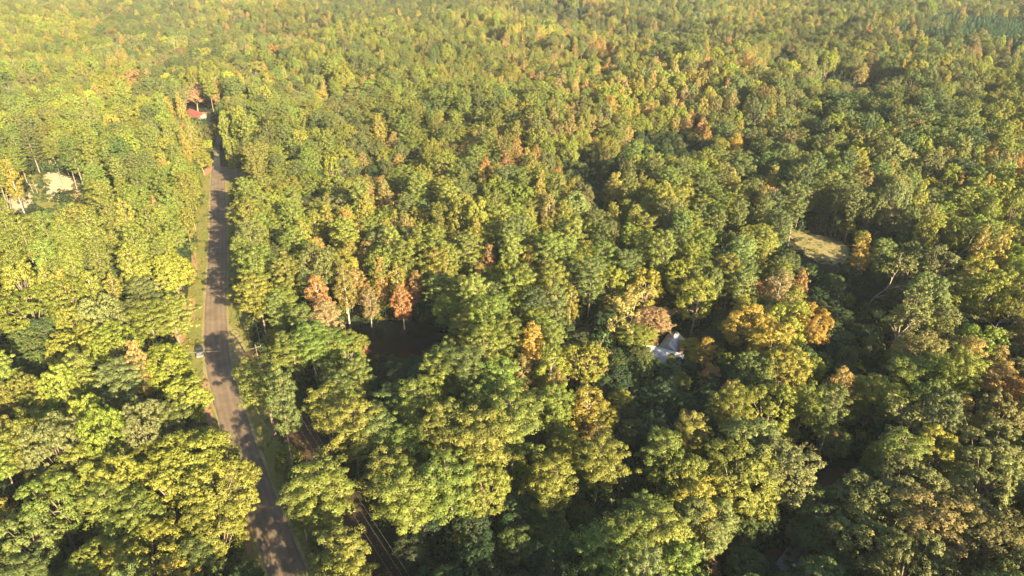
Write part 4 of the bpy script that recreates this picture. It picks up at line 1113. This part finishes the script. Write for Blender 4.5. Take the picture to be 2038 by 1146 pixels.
# ---- standing dead trunks
def snag(px, py, h, lean, label, r0=.22):
    x, y = ground_at(px, py)
    t = tag(empty("dead_trunk", (x, y, float(terrain(x, y)))), label, "dead tree", "standing dead trunks")
    rr = random.Random(px)
    pts = [(lean[0] * f * f, lean[1] * f * f + .1 * math.sin(f * 6), -.3 + h * f) for f in (0, .2, .4, .6, .8, 1)]
    v, f = tube_arrays(pts, [r0, r0 * .9, r0 * .8, r0 * .66, r0 * .5, r0 * .28], 8)
    from_data("trunk", v, f, M_TWIG, t, True)
    for k in range(6):
        i = rr.randint(2, 4); a = rr.uniform(0, 6.28); L = rr.uniform(.5, 1.4); p = pts[i]
        v, f = tube_arrays([p, (p[0] + math.cos(a) * L * .6, p[1] + math.sin(a) * L * .6, p[2] + .2), (p[0] + math.cos(a) * L, p[1] + math.sin(a) * L, p[2] + .5)], [.06, .04, .02], 4)
        from_data("limb", v, f, M_PALE_BARK, t)
snag(218, 804, 11.5, (.2, .3), "bare pinkish dead trunk rising out of the green trees left of the road", .24)
snag(30, 1018, 8.5, (-.4, .2), "thick bare dead trunk standing beside the grey-green pine", .34)
snag(69, 391, 6.5, (-.1, 0), "pale bare trunk by the sandy clearing, the left of the pair", .14)
snag(76, 388, 7.0, (-.2, 0), "pale bare trunk by the sandy clearing, the right of the pair", .14)
snag(128, 375, 9.0, (0, .2), "straight bare trunk standing in the middle of the sandy clearing", .14)
snag(24, 420, 8.0, (0, .2), "straight trunk at the near edge of the smaller sandy clearing", .15)
snag(302, 470, 10.0, (.2, .2), "pale straight trunk showing between tall pines near the road", .14)

# ---- derelict house with the pale tin roof
def gable(root, x0, x1, y0, y1, eave, ridge, axis, wall_mat, roof_mat, sheet, over=.35, sheet_name="roof_sheet", skip=(), gap=.006):
    """walls with gable ends and two slopes laid with metal sheets; the ridge runs along axis"""
    if axis == 'x':
        ym = (y0 + y1) / 2
        V = [(x0, y0, 0), (x1, y0, 0), (x1, y1, 0), (x0, y1, 0), (x0, y0, eave), (x1, y0, eave), (x1, y1, eave), (x0, y1, eave), (x0, ym, ridge), (x1, ym, ridge)]
        F = [(0, 1, 5, 4), (2, 3, 7, 6), (1, 2, 6, 9, 5), (3, 0, 4, 8, 7)]
    else:
        xm = (x0 + x1) / 2
        V = [(x0, y0, 0), (x1, y0, 0), (x1, y1, 0), (x0, y1, 0), (x0, y0, eave), (x1, y0, eave), (x1, y1, eave), (x0, y1, eave), (xm, y0, ridge), (xm, y1, ridge)]
        F = [(0, 1, 5, 8, 4), (2, 3, 7, 9, 6), (1, 2, 6, 5), (3, 0, 4, 7)]
    w = from_data("wall", V, F, wall_mat, root)
    a0, a1 = (x0 - over, x1 + over) if axis == 'x' else (y0 - over, y1 + over)
    half = ((y1 - y0) if axis == 'x' else (x1 - x0)) / 2
    n = max(2, int(round((a1 - a0) / sheet))); sl = (ridge - eave) / half
    mid = (y0 + y1) / 2 if axis == 'x' else (x0 + x1) / 2
    rr = random.Random(int(ridge * 100))
    for side in (-1, 1):
        for i in range(n):
            if (side, i) in skip: continue
            u0 = a0 + (a1 - a0) * i / n + gap; u1 = a0 + (a1 - a0) * (i + 1) / n - gap
            o = half + over; dz = rr.uniform(0, .012); zr, ze = ridge + .05 + dz, ridge + .05 + dz - sl * o
            ee = o + rr.uniform(-.06, .04); ze = ridge + .05 + dz - sl * ee
            m0, m1 = mid + side * .015, mid + side * ee
            P4 = [(u0, m0, zr), (u1, m0, zr), (u1, m1, ze), (u0, m1, ze)]
            rib = [(u1 - .05, m0, zr + .05), (u1 - .05, m1, ze + .05)]
            if axis == 'y': P4 = [(b, a, c) for a, b, c in P4]; rib = [(b, a, c) for a, b, c in rib]
            lo = [(a, b, c - .03) for a, b, c in P4]
            V = P4 + lo + rib
            F = [(0, 1, 2, 3), (4, 7, 6, 5), (0, 4, 5, 1), (1, 5, 6, 2), (2, 6, 7, 3), (3, 7, 4, 0), (1, 8, 9, 2), (8, 0, 3, 9)]
            from_data(sheet_name, V, F, roof_mat, root)
    return w
def window(root, c, w, h, face, trim=M_TRIM):
    """face: outward normal axis '-y','+y','+x','-x'"""
    ax = face[1]; s = -1 if face[0] == '-' else 1
    d = (w, .08, h) if ax == 'y' else (.08, w, h)
    off = np.array([0, s * .05, 0]) if ax == 'y' else np.array([s * .05, 0, 0])
    f = box_obj("window", tuple(np.array(c) + off * .6), tuple(np.array(d) + np.array([.16 if ax == 'y' else 0, .16 if ax == 'x' else 0, .16])), trim, root)
    box_obj("pane", tuple(np.array(c) + off * 1.3), d, M_GLASS, f)
hx_, hy_ = ground_at(1322, 701, 3.5)
hs = tag(empty("derelict_house", (hx_, hy_, 0), math.radians(-29)), "derelict house with pale tin roof and brick chimneys, sunk among vines and trees", "house")
gable(hs, -4.4, 4.8, -2.9, 2.9, 2.9, 4.7, 'x', M_BOARD, M_TIN, .85)
gable(hs, -2.2, 2.4, 2.9, 10.0, 2.8, 4.5, 'y', M_BOARD, M_TIN, .85, over=.3)
for (c_, z_) in (((-2.75, .9), 5.9), ((4.3, .35), 5.8)):
    ch = box_obj("chimney", (c_[0], c_[1], z_ / 2), (.85, .75, z_), M_BRICK, hs, .02)
    box_obj("chimney_cap", (c_[0], c_[1], z_ + .06), (1.0, .9, .12), M_BRICK, ch)
for x_ in (-3, -.9, 1.6, 3.6): window(hs, (x_, -2.9, 1.6), .8, 1.3, '-y')
hs.scale = (.96, .96, .95)
window(hs, (4.8, -.9, 1.6), .8, 1.3, '+x'); window(hs, (2.4, 5.2, 1.6), .8, 1.2, '+x'); window(hs, (2.4, 8, 1.6), .8, 1.2, '+x')
dr = box_obj("door", (.35, -2.95, 1.05), (.95, .08, 2.05), M_BOARD, hs); box_obj("handle", (.68, -3.02, 1.0), (.06, .06, .14), M_STEEL, dr)

# ---- far farmhouse with the red roof
rx_, ry_ = ground_at(392, 226, 3.5)
rh = tag(empty("farmhouse", (rx_, ry_, float(terrain(rx_, ry_))), math.radians(-42)), "red-roofed farmhouse far up the road behind the trees", "house")
gable(rh, -8, 8, -4, 4, 2.8, 5.0, 'x', M_SIDING, M_REDROOF, 1.0, over=.5, gap=.002)
for x_ in (-6, -3, 3, 6): window(rh, (x_, -4, 1.6), 1.2, 1.2, '-y')
window(rh, (8, 0, 1.6), 1.2, 1.2, '+x')
dr = box_obj("door", (0, -4.05, 1.05), (1, .08, 2.05), M_TRIM, rh)
box_obj("gable_shade_slab", (8.9, -1.5, 2.5), (1.7, 3.4, .14), solid("gable_shade_blue", (.16, .18, .24), .6), rh)  # added slab, its blue-grey stands in for shade on the gable end
for y_ in (-3.0, 0): box_obj("slab_post", (9.6, y_, 1.21), (.14, .14, 2.42), M_TRIM, rh)  # added posts carrying the shade-coloured slab

# ------------------------------------------------------------------ haze
HZ, nt = new_mat("haze_air")
v = N(nt, "ShaderNodeVolumePrincipled"); out = N(nt, "ShaderNodeOutputMaterial")
v.inputs["Color"].default_value = (.74, .86, 1.0, 1); v.inputs["Density"].default_value = HAZE_DENSITY
v.inputs["Anisotropy"].default_value = -0.15
nt.links.new(v.outputs[0], out.inputs["Volume"])
bm = bmesh.new(); add_box(bm, (0, 0, 46), (12600, 12600, 120))
hz = bm_obj("haze", bm, HZ); tag(hz, kind="stuff")
